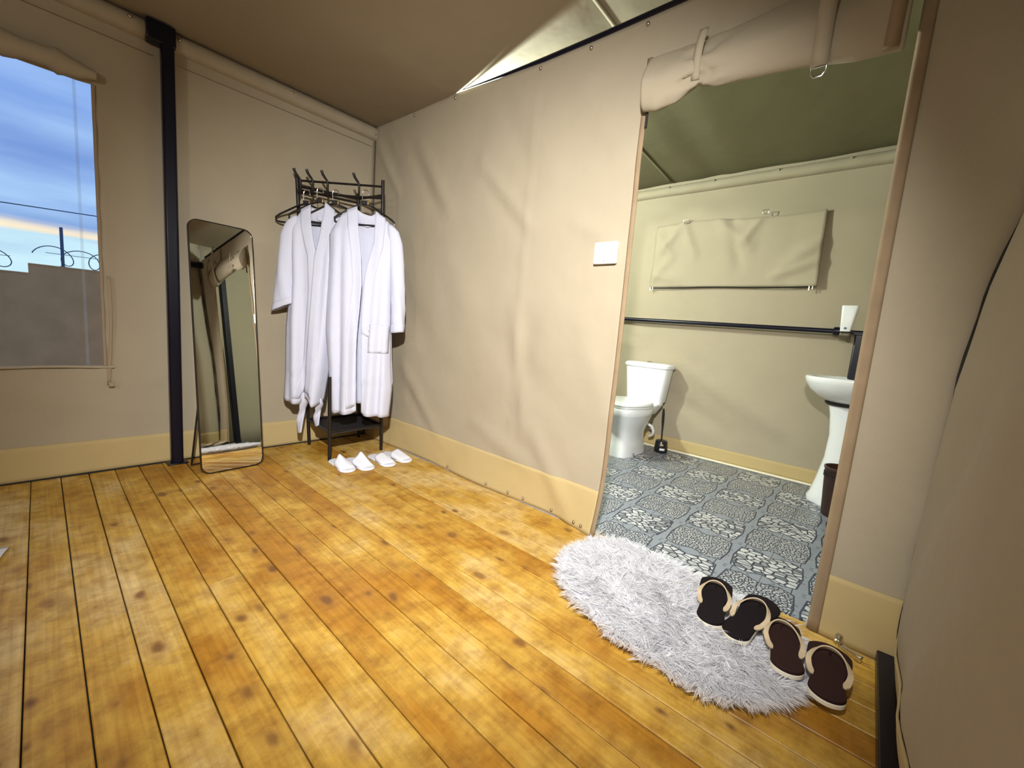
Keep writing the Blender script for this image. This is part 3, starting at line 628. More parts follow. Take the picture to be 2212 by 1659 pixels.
# hangers
def hanger(u, w, z, label, swing=0.0):
    h = thing('hanger', RP(u, w, z), label, 'hanger', 'hangers on the coat rack')
    dd = (dv_*math.cos(swing)+nv_*math.sin(swing)); P_ = lambda a, b, c=0: Vector(RP(u, w, z))+dd*a+Vector((0, 0, b))+nv_*c
    m = MB(); m.tube([P_(0, 0), P_(-.06, -.022), P_(-.17, -.085), P_(-.192, -.103), P_(-.190, -.125), P_(-.17, -.132), P_(0, -.134), P_(.17, -.132), P_(.190, -.125), P_(.192, -.103), P_(.17, -.085), P_(.06, -.022)], .0062, 8, closed=True)
    m.build('frame', BLACKP, h)
    m = MB(); m.obox(P_(0, .004), dd, nv_, (0, 0, 1), .021, .009, .013); m.build('collar', BLACKP, h, bevel=.003)
    m = MB(); m.obox(P_(.019, .006), dd, nv_, (0, 0, 1), .003, .010, .014); m.build('collar_clip', principled('gold', (.6, .42, .18), .3, 1), h, bevel=.001)
    m = MB(); m.tube([P_(-.018, .01), P_(-.020, .055)]+[P_(.020*math.cos(a)-.0, .062+.022*math.sin(a)) for a in np.linspace(PI, -.35, 9)], .0026, 8); m.build('hook_wire', CHROME, h)
hanger(-.203, -.025, 1.665, 'empty black hanger on the leftmost hook, half hidden by a robe')
hanger(-.110, .0, 1.680, 'black hanger inside the left white bathrobe')
hanger(-.012, .0, 1.680, 'empty black hanger showing between the two white bathrobes')
hanger(.190, .05, 1.685, 'black hanger inside the right white bathrobe', .05)

# ------------------------------------------------------------------ bathrobes
def waffle():
    m = bpy.data.materials.new('white_waffle'); N, L = nodes(m); b = N['Principled BSDF']
    b.inputs['Base Color'].default_value = (.80, .82, .94, 1); b.inputs['Roughness'].default_value = .9; b.inputs['Specular IOR Level'].default_value = .15; b.inputs['Sheen Weight'].default_value = .1
    tc = N.new('ShaderNodeTexCoord'); ck = N.new('ShaderNodeTexVoronoi'); ck.inputs['Scale'].default_value = 170; ck.inputs['Randomness'].default_value = .15; L.new(tc.outputs['Object'], ck.inputs[0])
    nz = N.new('ShaderNodeTexNoise'); nz.inputs['Scale'].default_value = 13; nz.inputs['Detail'].default_value = 4; L.new(tc.outputs['Object'], nz.inputs[0])
    b1 = N.new('ShaderNodeBump'); b1.inputs['Strength'].default_value = .25; b1.inputs['Distance'].default_value = .002; L.new(ck.outputs['Distance'], b1.inputs['Height'])
    b2 = N.new('ShaderNodeBump'); b2.inputs['Strength'].default_value = .4; b2.inputs['Distance'].default_value = .012; L.new(nz.outputs[0], b2.inputs['Height']); L.new(b1.outputs[0], b2.inputs['Normal']); L.new(b2.outputs[0], b.inputs['Normal'])
    tr = N.new('ShaderNodeBsdfTranslucent'); tr.inputs[0].default_value = (.78, .80, .95, 1); mx = N.new('ShaderNodeMixShader'); mx.inputs[0].default_value = .3
    L.new(b.outputs[0], mx.inputs[1]); L.new(tr.outputs[0], mx.inputs[2]); L.new(mx.outputs[0], N['Material Output'].inputs[0])
    return m
WAF = waffle()
I_ = lambda z, tab: float(np.interp(z, [a for a, b in tab], [b for a, b in tab]))
def robe(name, label, w0, p):
    t = thing(name, RP(p['uc'], w0, p['base']), label, 'bathrobe', 'white bathrobes on the coat rack')
    up, hem = p['top'], p['hem']
    def depth(z): return I_(z, p['depth'])
    ph = p['phase']
    def folds(u, z, side):
        k = I_(z, [(.2, 1.0), (.8, .9), (1.3, .5), (1.62, .0)]); s = 0
        for fu, slope, amp, wd in p['folds']:
            s += amp*math.exp(-((u-fu-slope*(1.3-z))/wd)**2)
        s = s*1.5+.007*math.sin(u*46+ph+z*1.3)+.004*math.sin(u*83+ph*2-z*2)
        return k*s*(1 if side > 0 else -.7)+p.get('crease', .005)*sum(math.exp(-((z-c-.05*(u-p['uc']))/.010)**2)*(1 if q % 2 == 0 else -1) for q, c in enumerate(p['creases']))*(1 if side > 0 else 0)
    def pt(u, s, zt, zb, tt, side, edge):
        z = zt+(zb-zt)*tt; dd = depth(z)*(1-(1-min(1, edge*2.2))**2.2)
        if z > 1.45: dd *= max(.15, min(1, (zt-z)/.14+.15))
        return RP(u, w0+side*dd+folds(u, z, side)*min(1, edge*4), z)
    ZN = max(b for a, b in up)
    nr, nc = 54, 18; m = MB()
    def zn(tt): return ZN+(p['base']-ZN)*tt
    def front(sgn):
        def f(a, b):
            z = zn(b); o_ = I_(z, p['opL'] if sgn < 0 else p['opR']); e = I_(z, p['L'] if sgn < 0 else p['R'])
            u = e+(o_-e)*a; return tuple(Vector(pt(u, a, I_(u, up), I_(u, hem), b, 1, a))+nv_*(p.get('lift', 0)*a if sgn > 0 else 0))
        return f
    m.grid(nc, nr, front(-1)); n1 = len(m.v)
    m.grid(nc, nr, front(1))
    def back(a, b):
        z = zn(b); u = I_(z, p['L'])+(I_(z, p['R'])-I_(z, p['L']))*a
        nk = p['neck']; dip = .02*math.exp(-((u-nk)/.05)**4)
        return pt(u, a, I_(u, up)-dip, I_(u, p.get('hemb', hem))+.03, b, -1, min(a, 1-a)*1.6)
    m.grid(nc*2, nr, back)
    m.build('body', WAF, t, angle=180, solid=.003)
    # lapel bands along both front edges
    for sgn, tab in ((-1, p['opL']), (1, p['opR'])):
        def lap(a, b, sgn=sgn, tab=tab):
            bb = b*(p['lapL'] if sgn < 0 else p['lapR']); z = zn(bb); o_ = I_(z, tab); e = I_(z, p['L'] if sgn < 0 else p['R']); lw = p['lapw']*(1-.15*b)
            u = o_+sgn*lw*(1-a); aa = (u-e)/(o_-e); q = pt(u, aa, I_(u, up)+.012*(1-b)**6, I_(u, hem), bb, 1, aa)
            return tuple(Vector(q)+nv_*(.0045+.001*math.sin(PI*a)+(p.get('lift', 0)*aa if sgn > 0 else 0)))
        m = MB(); m.grid(7, 44, lap); m.build('lapel', WAF, t, angle=180, solid=.003)
    # back collar and label
    nk = p['neck']; m = MB()
    m.grid(14, 4, lambda a, b: RP(nk+p['nw']*(a-.5), w0-.012+.008*math.sin(PI*a)*-1, I_(nk, up)-.015-.012*math.sin(PI*a)+.03*b-.045)); m.build('collar', WAF, t, solid=.003, angle=180)
    m = MB(); m.grid(8, 4, lambda a, b: RP(nk+.05*(a-.5)+.01, w0-.008, I_(nk, up)-.088-.01*math.sin(PI*a)+.02*b)); m.build('neck_label', principled('label_grey', (.62, .64, .72), .7), t, solid=.002)
    # sleeves
    for sl in p['sleeves']:
        ctr = sl['path']; m = MB(); rings = []; n = 30
        for i in range(n):
            q = i/(n-1); u = np.interp(q, [c[0] for c in ctr], [c[1] for c in ctr]); z = np.interp(q, [c[0] for c in ctr], [c[2] for c in ctr]); hw = np.interp(q, [c[0] for c in ctr], [c[3] for c in ctr]); hd = np.interp(q, [c[0] for c in ctr], [c[4] for c in ctr])
            tilt = sl.get('tilt', 0)*q; ring = []
            for k in range(28):
                a = 2*PI*k/28; r = 1+.06*math.sin(3*a+q*5)+.05*math.sin(5*a+q*9+ph)*q+.02*math.sin(q*30+a)
                ring.append(RP(u+hw*math.cos(a)*r, w0+sl.get('w', .01)+hd*math.sin(a)*r, z+tilt*hw*math.cos(a)))
            rings.append(ring)
        m.rings(rings, cap=False); so = m.build('sleeve', WAF, t, angle=180, solid=.003)
        m = MB(); rg = []; 
        for i in range(26, n): 
            c = sum((Vector(x) for x in rings[i]), Vector())/28; rg.append([tuple(c+(Vector(x)-c)*1.06) for x in rings[i]])
        m.rings(rg, cap=False); m.build('cuff', WAF, so, angle=180, solid=.003)
    for (bu, bz, eu, ez, wd, bw) in p.get('belt', []):
        m = MB(); m.grid(4, 20, lambda a, b: RP(bu+(eu-bu)*b+wd*(a-.5)*(.55+.45*abs(math.sin(b*5+1)))+.008*math.sin(b*7), w0+bw+.02*math.sin(b*6+a*2), bz+(ez-bz)*b+.012*(a-.5)))
        m.build('belt_end', WAF, t, angle=180, solid=.003)
    for (pu0, pu1, pz0, pz1) in p.get('pocket', []):
        def pk(a, b):
            u = pu0+(pu1-pu0)*a; z = pz0+(pz1-pz0)*b; o_ = I_(z, p['opR']); e = I_(z, p['R']); aa = (u-e)/(o_-e)
            return RP(u, w0+depth(z)*(1-(1-min(1, aa*2.2))**2.2)+folds(u, z, 1)*min(1, aa*4)+.0045, z)
        m = MB(); m.grid(10, 12, pk); m.build('pocket', WAF, t, angle=180, solid=.003)
    return t
robe('bathrobe', 'left white waffle bathrobe with a short flared cuff and belt ends hanging below its hem', 0.0, dict(
    uc=-.17, base=.35, neck=-.115, nw=.11, phase=.4,
    top=[(-.36, 1.50), (-.30, 1.562), (-.18, 1.632), (-.155, 1.648), (-.075, 1.668), (-.05, 1.65), (.03, 1.59), (.09, 1.54)],
    hem=[(-.34, .368), (-.24, .345), (-.195, .34), (-.19, .38), (-.15, .385), (-.10, .33), (-.07, .345), (-.05, .37), (.03, .50), (.06, .52)],
    hemb=[(-.34, .40), (.06, .45)],
    L=[(.3, -.325), (.55, -.313), (.9, -.312), (1.2, -.285), (1.5, -.30), (1.58, -.31), (1.7, -.2)],
    R=[(.3, -.06), (.5, -.03), (.7, .0), (1.1, .04), (1.45, .08), (1.55, .09), (1.7, .03)],
    opL=[(.3, -.195), (.45, -.168), (.6, -.128), (1.1, -.095), (1.33, -.105), (1.42, -.128), (1.5, -.142), (1.6, -.16), (1.7, -.165)],
    lift=.009, opR=[(.3, -.168), (.45, -.165), (.6, -.158), (1.0, -.135), (1.33, -.118), (1.42, -.10), (1.5, -.085), (1.6, -.075), (1.7, -.072)],
    depth=[(.3, .055), (.9, .05), (1.3, .045), (1.5, .035), (1.7, .012)], lapw=.062, lapL=.97, lapR=.97,
    folds=[(-.24, .02, .022, .03), (-.19, .0, -.012, .025), (-.03, -.06, .022, .03), (.03, -.05, -.018, .025), (-.08, -.03, .014, .022), (-.28, .01, -.01, .02)],
    creases=[.58, .54, 1.12], sleeves=[dict(path=[(0, -.255, 1.572, .012, .012), (.08, -.280, 1.53, .034, .026), (.2, -.298, 1.45, .05, .034), (.5, -.318, 1.22, .056, .042), (.85, -.318, 1.05, .070, .045), (1, -.318, .985, .078, .045)], tilt=.45, w=.012)],
    belt=[(-.180, .42, -.210, .132, .052, .02), (-.083, .38, -.092, .188, .050, .025)]))
robe('bathrobe', 'right white waffle bathrobe hanging open in front with one long sleeve and a pocket', .06, dict(
    uc=.2, base=.295, neck=.2, nw=.12, phase=2.1,
    top=[(-.04, 1.53), (-.013, 1.573), (.05, 1.605), (.142, 1.645), (.16, 1.645), (.235, 1.628), (.262, 1.63), (.30, 1.605), (.396, 1.555), (.43, 1.50)],
    hem=[(-.02, .31), (.018, .302), (.163, .312), (.2, .335), (.235, .325), (.25, .305), (.398, .293), (.43, .30)],
    hemb=[(-.02, .33), (.42, .33)],
    L=[(.3, .018), (.5, .0), (.65, -.012), (.9, -.034), (1.1, -.032), (1.43, -.02), (1.55, -.022), (1.7, .1)],
    R=[(.3, .402), (.5, .415), (.68, .402), (.95, .39), (1.2, .385), (1.5, .40), (1.56, .41), (1.7, .3)],
    opL=[(.3, .195), (.5, .188), (.7, .182), (.85, .186), (.98, .197), (1.16, .206), (1.35, .192), (1.48, .172), (1.58, .156), (1.66, .144)],
    opR=[(.3, .232), (.4, .228), (.73, .216), (1.0, .208), (1.22, .222), (1.35, .245), (1.46, .266), (1.56, .266), (1.66, .26)],
    depth=[(.3, .075), (.9, .065), (1.3, .055), (1.5, .04), (1.7, .012)], lapw=.064, lapL=.97, lapR=.60,
    folds=[(.065, .012, -.020, .018), (.02, .0, .016, .025), (.115, .02, .016, .03), (.335, -.01, -.014, .02), (.30, -.02, .012, .03), (.15, .03, -.01, .02)],
    creases=[.545, .505, .80, .87], sleeves=[dict(path=[(0, .355, 1.566, .012, .012), (.06, .378, 1.53, .034, .026), (.16, .398, 1.45, .044, .034), (.35, .417, 1.24, .047, .042), (.7, .432, 1.02, .046, .042), (1, .438, .875, .041, .038)], tilt=.15, w=.012)],
    pocket=[(.262, .385, .73, .915)]))

# ------------------------------------------------------------------ slippers
SLW = principled('white_terry', (.78, .79, .86), .9, bump=(260, .5, .002), spec=.1)
def sole_outline(L, prof, n=36):
    """prof: (t 0 heel..1 toe, half width); returns polygon in x along length"""
    ts = np.concatenate([(1-np.cos(np.linspace(0, PI, n)))/2]); up_ = []; dn = []
    for t in ts:
        h = float(np.interp(t, [a for a, b in prof], [b for a, b in prof]))
        r = math.sqrt(max(0, min(1, t/.13*(2-t/.13) if t < .13 else 1))); r2 = math.sqrt(max(0, min(1, ((1-t)/.16)*(2-(1-t)/.16) if t > .84 else 1)))
        up_.append(((t-.5)*L, h*r*r2)); dn.append(((t-.5)*L, -h*r*r2))
    return up_+dn[::-1][1:-1]
def slipper(x, y, rz, label, peak, lean):
    s = thing('slipper', (x, y, .0), label, 'slipper', 'white slippers by the coat rack', rz=rz)
    out = sole_outline(.272, [(0, .043), (.25, .042), (.5, .042), (.75, .05), (1, .048)])
    MB().prism(out, 0.001, .014).build('sole', SLW, s, world=False, bevel=.004)
    ins = [(a*.95, b*.9) for a, b in out]; MB().prism(ins, .014, .0165).build('insole', principled('insole_lilac', (.74, .75, .84), .9), s, world=False, bevel=.001)
    def f(a, b):
        xx = .0+.098*a-.018*math.sin(PI*b)*(1-a); th = PI*b; h = .034*(1-a)**.55+.007
        pk = peak*math.exp(-((b-.55-lean*.2)/.15)**2)*(1-a)
        wd = .0485-.003*abs(a-.5)
        return (xx-pk*.25, -wd*math.cos(th)+lean*pk*.5, .010+h*math.sin(th)**.5+pk)
    m = MB(); m.grid(14, 24, f); m.build('upper', SLW, s, world=False, solid=.004, angle=180)
slipper(.655, -.524, math.radians(-4), 'white slipper furthest left, its upper standing up in a peak', .028, -.3)
slipper(.690, -.425, math.radians(4), 'white slipper with the tallest upper, right of the leftmost one', .034, .5)
slipper(.705, -.270, math.radians(-2), 'white slipper with a folded flat upper, second from the right', .006, .2)
slipper(.700, -.152, math.radians(9), 'white slipper furthest right, nearest the canvas partition', .010, .6)

# ------------------------------------------------------------------ fluffy rug
RP_ = [(2.235, -.32), (2.255, -.15), (2.31, -.045), (2.42, -.02), (2.55, -.03), (2.70, -.06), (2.86, -.075), (3.0, -.095), (3.085, -.18), (3.10, -.33), (3.06, -.455), (2.975, -.575), (2.87, -.615), (2.73, -.612), (2.58, -.592), (2.43, -.545), (2.31, -.46)]
def chaikin(p, k=3):
    for _ in range(k): p = [q for i in range(len(p)) for a, b in [(p[i], p[(i+1) % len(p)])] for q in ((a[0]*.75+b[0]*.25, a[1]*.75+b[1]*.25), (a[0]*.25+b[0]*.75, a[1]*.25+b[1]*.75))]
    return p
RPOLY = chaikin(RP_, 2); RC = (2.66, -.32)
rug = thing('fluffy_rug', (RC[0], RC[1], 0), 'white long pile rug lying across the bathroom threshold', 'rug')
MB().prism([(RC[0]+(x-RC[0])*.97, RC[1]+(y-RC[1])*.97) for x, y in RPOLY], .001, .014).build('backing', principled('rug_backing', (.72, .72, .74), .95), rug, smooth=False)
def inpoly(x, y, poly):
    c = False; j = len(poly)-1
    for i in range(len(poly)):
        (xi, yi), (xj, yj) = poly[i], poly[j]
        if (yi > y) != (yj > y) and x < (xj-xi)*(y-yi)/(yj-yi)+xi: c = not c
        j = i
    return c
FFS = [(2.800, -.212, 10.0), (2.918, -.215, -12.0), (3.020, -.268, 14.0), (3.135, -.300, 2.0)]   # flip-flop centres and headings
def fur():
    rg = np.random.default_rng(3); V = []; Fc = []; cnt = 0; TUFTS = 8200; K = 9
    xs_ = rg.uniform(2.2, 3.15, TUFTS*2); ys_ = rg.uniform(-.68, .02, TUFTS*2)
    for x, y in zip(xs_, ys_):
        if cnt >= TUFTS: break
        if not inpoly(x, y, RPOLY): continue
        cnt += 1
        d = Vector((x-RC[0], y-RC[1], 0)); q = min(1, d.length/.42)
        a1 = math.sin(x*23+math.sin(y*17)*1.8)*1.5+math.cos(y*29+x*7)*1.5; tuft = Vector((math.cos(a1), math.sin(a1), 0))
        rd = Vector((d.x, d.y*1.25, 0)).normalized() if d.length > 1e-4 else tuft
        dirh = (rd*(.2+1.2*q**2)+tuft*.6+Vector((rg.normal()*.7, rg.normal()*.7, 0))+Vector((-.1, -.25, 0))*.5).normalized()
        L_ = rg.uniform(.038, .072); upz = rg.uniform(.35, 1.0)*(1-.3*q); squash = 1.0; wav = rg.normal()*.006
        for fx, fy, fa in FFS[:3]:
            c_, s_ = math.cos(math.radians(fa)), math.sin(math.radians(fa)); lx = (x-fx)*c_+(y-fy)*s_; ly = -(x-fx)*s_+(y-fy)*c_
            if abs(lx) < .055 and abs(ly) < .13: squash = .3
        side0 = Vector((-dirh.y, dirh.x, 0))
        for j in range(K):
            off = Vector((rg.normal()*.0075, rg.normal()*.0075, 0)); tip = Vector((rg.normal()*.0035, rg.normal()*.0035, rg.normal()*.003)); lk = L_*rg.uniform(.75, 1.1)
            w_ = rg.uniform(.0006, .0012); side = (side0+Vector((0, 0, rg.uniform(-1, 1)))).normalized(); p0 = Vector((x, y, .011))+off; b = len(V)
            for k, t in enumerate((0, .4, .75, 1)):
                z = upz*lk*squash*(t*1.55-.85*t*t); p = p0-off*(t*.85)+tip*t+dirh*(lk*t*t*.5+lk*t*.42)+side0*(wav*math.sin(t*4))+Vector((0, 0, max(0, z))); ww = w_*(1, 1.1, .8, 0)[k]
                if k < 3: V.append(p+side*ww); V.append(p-side*ww)
                else: V.append(p)
            Fc += [(b, b+1, b+3, b+2), (b+2, b+3, b+5, b+4), (b+4, b+5, b+6)]
    return V, Fc
FURM = bpy.data.materials.new('white_fur'); N_, L__ = nodes(FURM); bb_ = N_['Principled BSDF']; bb_.inputs['Base Color'].default_value = (.88, .88, .91, 1); bb_.inputs['Roughness'].default_value = .7; bb_.inputs['Specular IOR Level'].default_value = .2
tr_ = N_.new('ShaderNodeBsdfTranslucent'); tr_.inputs[0].default_value = (.88, .88, .91, 1); mx_ = N_.new('ShaderNodeMixShader'); mx_.inputs[0].default_value = .45
L__.new(bb_.outputs[0], mx_.inputs[1]); L__.new(tr_.outputs[0], mx_.inputs[2]); L__.new(mx_.outputs[0], N_['Material Output'].inputs[0])
fv, ff_ = fur(); tag(obj('pile', fv, ff_, FURM, rug, angle=180), kind='stuff')

# ------------------------------------------------------------------ flip-flops
CREAM = principled('cream_rubber', (.60, .48, .32), .6, var=(30, .08)); CREAMW = principled('cream_sole', (.80, .74, .60), .6)
def flipflop(x, y, z, rzdeg, tilt, label, col, key, L=.275):
    s = thing('flip_flop', (x, y, z), label, 'flip-flop', 'flip-flops on the white rug', rz=math.radians(rzdeg)+PI/2); s.rotation_euler = (0, tilt, math.radians(rzdeg)+PI/2)
    prof = [(0, .040), (.12, .043), (.28, .039), (.42, .036), (.55, .044), (.72, .055), (.88, .054), (1, .046)]
    out = sole_outline(L, prof); MB().prism(out, 0, .014).build('sole', CREAMW, s, world=False, bevel=.002)
    fb = principled('footbed_'+key, col, .75, bump=(320, .4, .001), spec=.2)
    MB().prism([(a*.995, b*.995) for a, b in out], .014, .0255).build('footbed', fb, s, world=False, bevel=.002)
    # strap: low arch round the toes, its flared ends lying on the footbed
    m = MB(); rings = []; n = 44
    for i in range(n):
        t = i/(n-1); th = PI*(-.13+1.26*t); e = abs(2*t-1)
        X = -.020+.090*math.sin(th); Y = .0505*math.cos(th)
        if math.sin(th) < .25: Y *= 1-.22*(.25-math.sin(th))/.65
        hgt = max(0, math.sin(max(0, min(PI, th))))**.7; Z = .0275+.020*hgt; wd = .0068+.0022*max(0, (e-.75)/.25)
        if i in (0, n-1): wd *= .35
        elif i in (1, n-2): wd *= .8
        out_ = Vector((math.sin(th), math.cos(th), 0)); k = hgt
        tz = (Vector((0, 0, 1))*(.75*k)+out_*(-.45*k-(1-k))).normalized(); nn = (out_*(.75*k)+Vector((0, 0, 1))*(1-k+.45*k)).normalized()
        c = Vector((X, Y, Z)); rings.append([tuple(c+tz*a+nn*b) for a, b in ((-wd, -.002), (wd, -.002), (wd, .002), (-wd, .002))])
    m.rings(rings); m.build('strap', CREAM, s, world=False, angle=60)
    m = MB(); m.tube([(.066, 0, .024), (.068, 0, .042)], .0035, 8); m.build('toe_post', fb, s, world=False)
BK = (.010, .006, .008); BR = (.030, .012, .011)
flipflop(*FFS[0][:2], .040, FFS[0][2], -.06, 'black flip-flop with beige strap, leftmost of the four on the rug', BK, 'black')
flipflop(*FFS[1][:2], .040, FFS[1][2], -.10, 'larger black flip-flop with beige strap, beside a brown one', BK, 'black')
flipflop(*FFS[2][:2], .034, FFS[2][2], -.03, 'dark brown flip-flop with beige strap lying wholly on the rug', BR, 'brown', .255)
flipflop(*FFS[3][:2], .034, FFS[3][2], -.03, 'dark brown flip-flop with beige strap at the rug edge, nearest the right wall', BR, 'brown', .252)

# ------------------------------------------------------------------ toilet
tl = thing('toilet', (1.615, 1.5, 0), 'white ceramic close coupled toilet with its lid down', 'toilet')
TXc = 1.615
m = MB(); m.rings([sup(TXc, 1.52, 0.0, .115, .235, 3.2), sup(TXc, 1.52, .012, .115, .235, 3.2), sup(TXc, 1.53, .10, .098, .215, 2.8), sup(TXc, 1.53, .18, .100, .205, 2.6), sup(TXc, 1.51, .25, .130, .235, 2.4), sup(TXc, 1.49, .31, .162, .265, 2.3), sup(TXc, 1.48, .35, .178, .278, 2.3), sup(TXc, 1.48, .356, .183, .282, 2.3), sup(TXc, 1.48, .40, .185, .285, 2.3), sup(TXc, 1.48, .41, .178, .278, 2.3)])
m.build('bowl', CERAMIC, tl, angle=50)
m = MB(); m.rings([sup(TXc, 1.73, .33, .12, .13, 4), sup(TXc, 1.74, .415, .17, .12, 4), sup(TXc, 1.75, .425, .165, .11, 4)]); m.build('deck', CERAMIC, tl, angle=50)
def egg(z, a, b): return [(TXc+x*(1-.10*(-(y)/b)), 1.445+y, z) for x, y, _ in sup(0, 0, 0, a, b, 2.15, 40)]
m = MB(); m.rings([egg(.411, .180, .235), egg(.413, .188, .243), egg(.426, .190, .245), egg(.429, .184, .24)]); m.build('seat', SEATP, tl, angle=50)
m = MB(); m.rings([egg(.431, .184, .238), egg(.433, .191, .246), egg(.446, .190, .245), egg(.456, .176, .230), egg(.462, .13, .18)]); m.build('lid', SEATP, tl, angle=60)
m = MB(); m.rings([sup(TXc, 1.825, .425, .155, .075, 5), sup(TXc, 1.825, .44, .165, .08, 5), sup(TXc, 1.822, .60, .182, .087, 5), sup(TXc, 1.82, .725, .197, .092, 5)]); m.build('cistern', CERAMIC, tl, angle=50)
m = MB(); m.rings([sup(TXc, 1.82, .727, .204, .098, 5), sup(TXc, 1.82, .735, .210, .103, 5), sup(TXc, 1.82, .757, .209, .102, 5), sup(TXc, 1.82, .768, .195, .09, 4), sup(TXc, 1.82, .771, .12, .05, 3)]); clid = m.build('cistern_lid', CERAMIC, tl, angle=50)
m = MB(); m.lathe([(.026, .768), (.026, .776), (.02, .781)], (TXc, 1.815, 0), 20); m.build('flush_button', CHROME, clid)
m = MB(); m.tube([(1.70, 1.72, .24), (1.735, 1.74, .22), (1.745, 1.76, .18), (1.735, 1.78, .14), (1.70, 1.80, .12)], .012, 10); m.build('pipe', WHITEP, tl)
m = MB(); m.lathe([(.010, 0), (.009, .01), (.004, .014)], (TXc+.123, 1.42, .018), 10); m.build('bolt_cap', GREYP, tl)
tb = thing('toilet_brush', (1.815, 1.80, 0), 'black toilet brush standing in its holder beside the toilet', 'toilet brush')
m = MB(); m.lathe([(.052, 0), (.056, .004), (.055, .05), (.050, .095), (.044, .104), (.02, .106)], (1.815, 1.80, 0), 24); m.build('holder', BLACKP, tb, angle=50)
m = MB(); m.tube([(1.812, 1.80, .10), (1.806, 1.80, .22), (1.803, 1.80, .27), (1.799, 1.80, .35), (1.797, 1.80, .385)], [.006, .0065, .011, .011, .007], 10); m.build('handle', BLACKP, tb)
STK = principled('sticker_gold', (.55, .4, .25), .4); 
def sticker(ang, z, w, h, mat, name='sticker'):
    m = MB(); m.grid(6, 3, lambda a, b: (1.815+(.0562)*math.cos(ang+w*(a-.5)), 1.80+.0562*math.sin(ang+w*(a-.5)), z+h*(b-.5))); m.build(name, mat, tb, solid=.0006)
sticker(-1.15, .072, .55, .016, STK); sticker(-1.0, .033, .8, .020, WHITEP)

# ------------------------------------------------------------------ pedestal sink, bin
sk = thing('pedestal_sink', (3.05, 1.62, 0), 'white ceramic pedestal sink half hidden by the door jamb', 'sink')
SXc, SYc = 3.035, 1.62
def basin(z, x0, b): x1 = 3.285; return sup((x0+x1)/2, SYc, z, (x1-x0)/2, b, 2.6, 40)
m = MB(); m.rings([basin(.655, 2.94, .10), basin(.675, 2.90, .15), basin(.70, 2.855, .20), basin(.74, 2.81, .245), basin(.785, 2.785, .268), basin(.812, 2.778, .275), basin(.822, 2.785, .27), basin(.820, 2.82, .24), basin(.78, 2.86, .2), basin(.72, 2.95, .1)]); m.build('basin', CERAMIC, sk, angle=60)
m = MB(); m.rings([basin(.645, 2.915, .115), basin(.662, 2.90, .135)]); m.build('gap_shade', DARK, sk)  # dark ring put in for the shadow between basin and pedestal
def ped(z, x0, b): x1 = 3.24; return sup((x0+x1)/2, SYc, z, (x1-x0)/2, b, 2.5, 32)
m = MB(); m.rings([ped(0, 2.895, .125), ped(.03, 2.89, .128), ped(.055, 2.905, .12), ped(.15, 2.925, .108), ped(.3, 2.95, .09), ped(.45, 2.955, .082), ped(.58, 2.94, .09), ped(.648, 2.925, .10)]); m.build('pedestal', CERAMIC, sk, angle=60)
m = MB(); m.tube([(3.2, SYc, .82), (3.2, SYc, .93), (3.17, SYc, .96), (3.08, SYc, .95), (3.05, SYc, .93)], [.018, .016, .014, .012, .011], 12); m.build('tap', CHROME, sk)
bn = thing('waste_bin', (3.075, 1.36, 0), 'dark brown plastic waste bin in front of the sink', 'bin')
m = MB(); m.lathe([(.078, 0), (.082, .004), (.100, .285), (.104, .288), (.104, .30), (.098, .30), (.094, .28), (.076, .012)], (3.075, 1.36, 0), 32); m.build('body', BROWNP, bn, angle=50)
m = MB()
for k in range(36):
    a = 2*PI*k/36
    for zz, q in ((.262, 0), (.245, PI/36)): m.obox((3.075+.0995*math.cos(a+q), 1.36+.0995*math.sin(a+q), zz), (-math.sin(a+q), math.cos(a+q), 0), (math.cos(a+q), math.sin(a+q), 0), (0, 0, 1), .003, .0015, .006)
m.build('rim_perforation', DARK, bn)

jp = thing('steel_post', (3.13, .09, 0), 'black steel post just inside the bathroom, seen in the mirror', 'post')
MB().box((3.095, .06, 0), (3.165, .12, 2.3)).build('column', BLACK, jp, bevel=.008)
MB().box((3.085, .05, 0), (3.175, .13, .008)).build('foot_plate', BLACK, jp, bevel=.002)
# bathroom rail, stub post, holder on it
br_ = thing('wall_rail', (2.2, 1.86, 1.13), 'black steel rail running across the bathroom wall', 'rail')
m = MB(); m.tube([(.02, 1.885, 1.16), (2.90, 1.875, 1.128)], .017, 12); m.build('pipe', BLACK, br_)
m = MB(); m.rings([[(2.885+q, 1.873+.030*c*s_, 1.128+.030*c*k_) for s_, k_ in [(math.cos(2*PI*j/14), math.sin(2*PI*j/14)) for j in range(14)]] for q, c in ((-.022, .6), (-.018, .95), (0, 1), (.018, .95), (.022, .6))]); m.build('coupling', BLACK, br_)
m = MB(); m.tube([(2.90, 1.875, 1.128), (3.06, 1.875, 1.124)], .014, 10); m.build('end_piece', BLACK, br_)
sp = thing('short_post', (3.03, 1.875, 0), 'black square post below the rail end behind the sink', 'post')
MB().box((2.985, 1.845, 0), (3.065, 1.905, 1.115)).build('column', BLACK, sp, bevel=.008)
MB().box((2.975, 1.838, 1.108), (3.072, 1.91, 1.122)).build('cap', BLACK, sp, bevel=.003)
hd = thing('tapered_holder', (2.935, 1.83, 1.10), 'white tapered plastic holder with a blue dot above the black rail', 'holder')
def fr(z, a, b, cx, cy): return sup(cx, cy, z, a, b, 6, 20)
m = MB(); m.rings([fr(1.125, .027, .022, 2.932, 1.80), fr(1.13, .028, .023, 2.932, 1.80), fr(1.29, .045, .034, 2.938, 1.80), fr(1.295, .043, .032, 2.938, 1.80)]); m.build('cup', WHITEP, hd, angle=40)
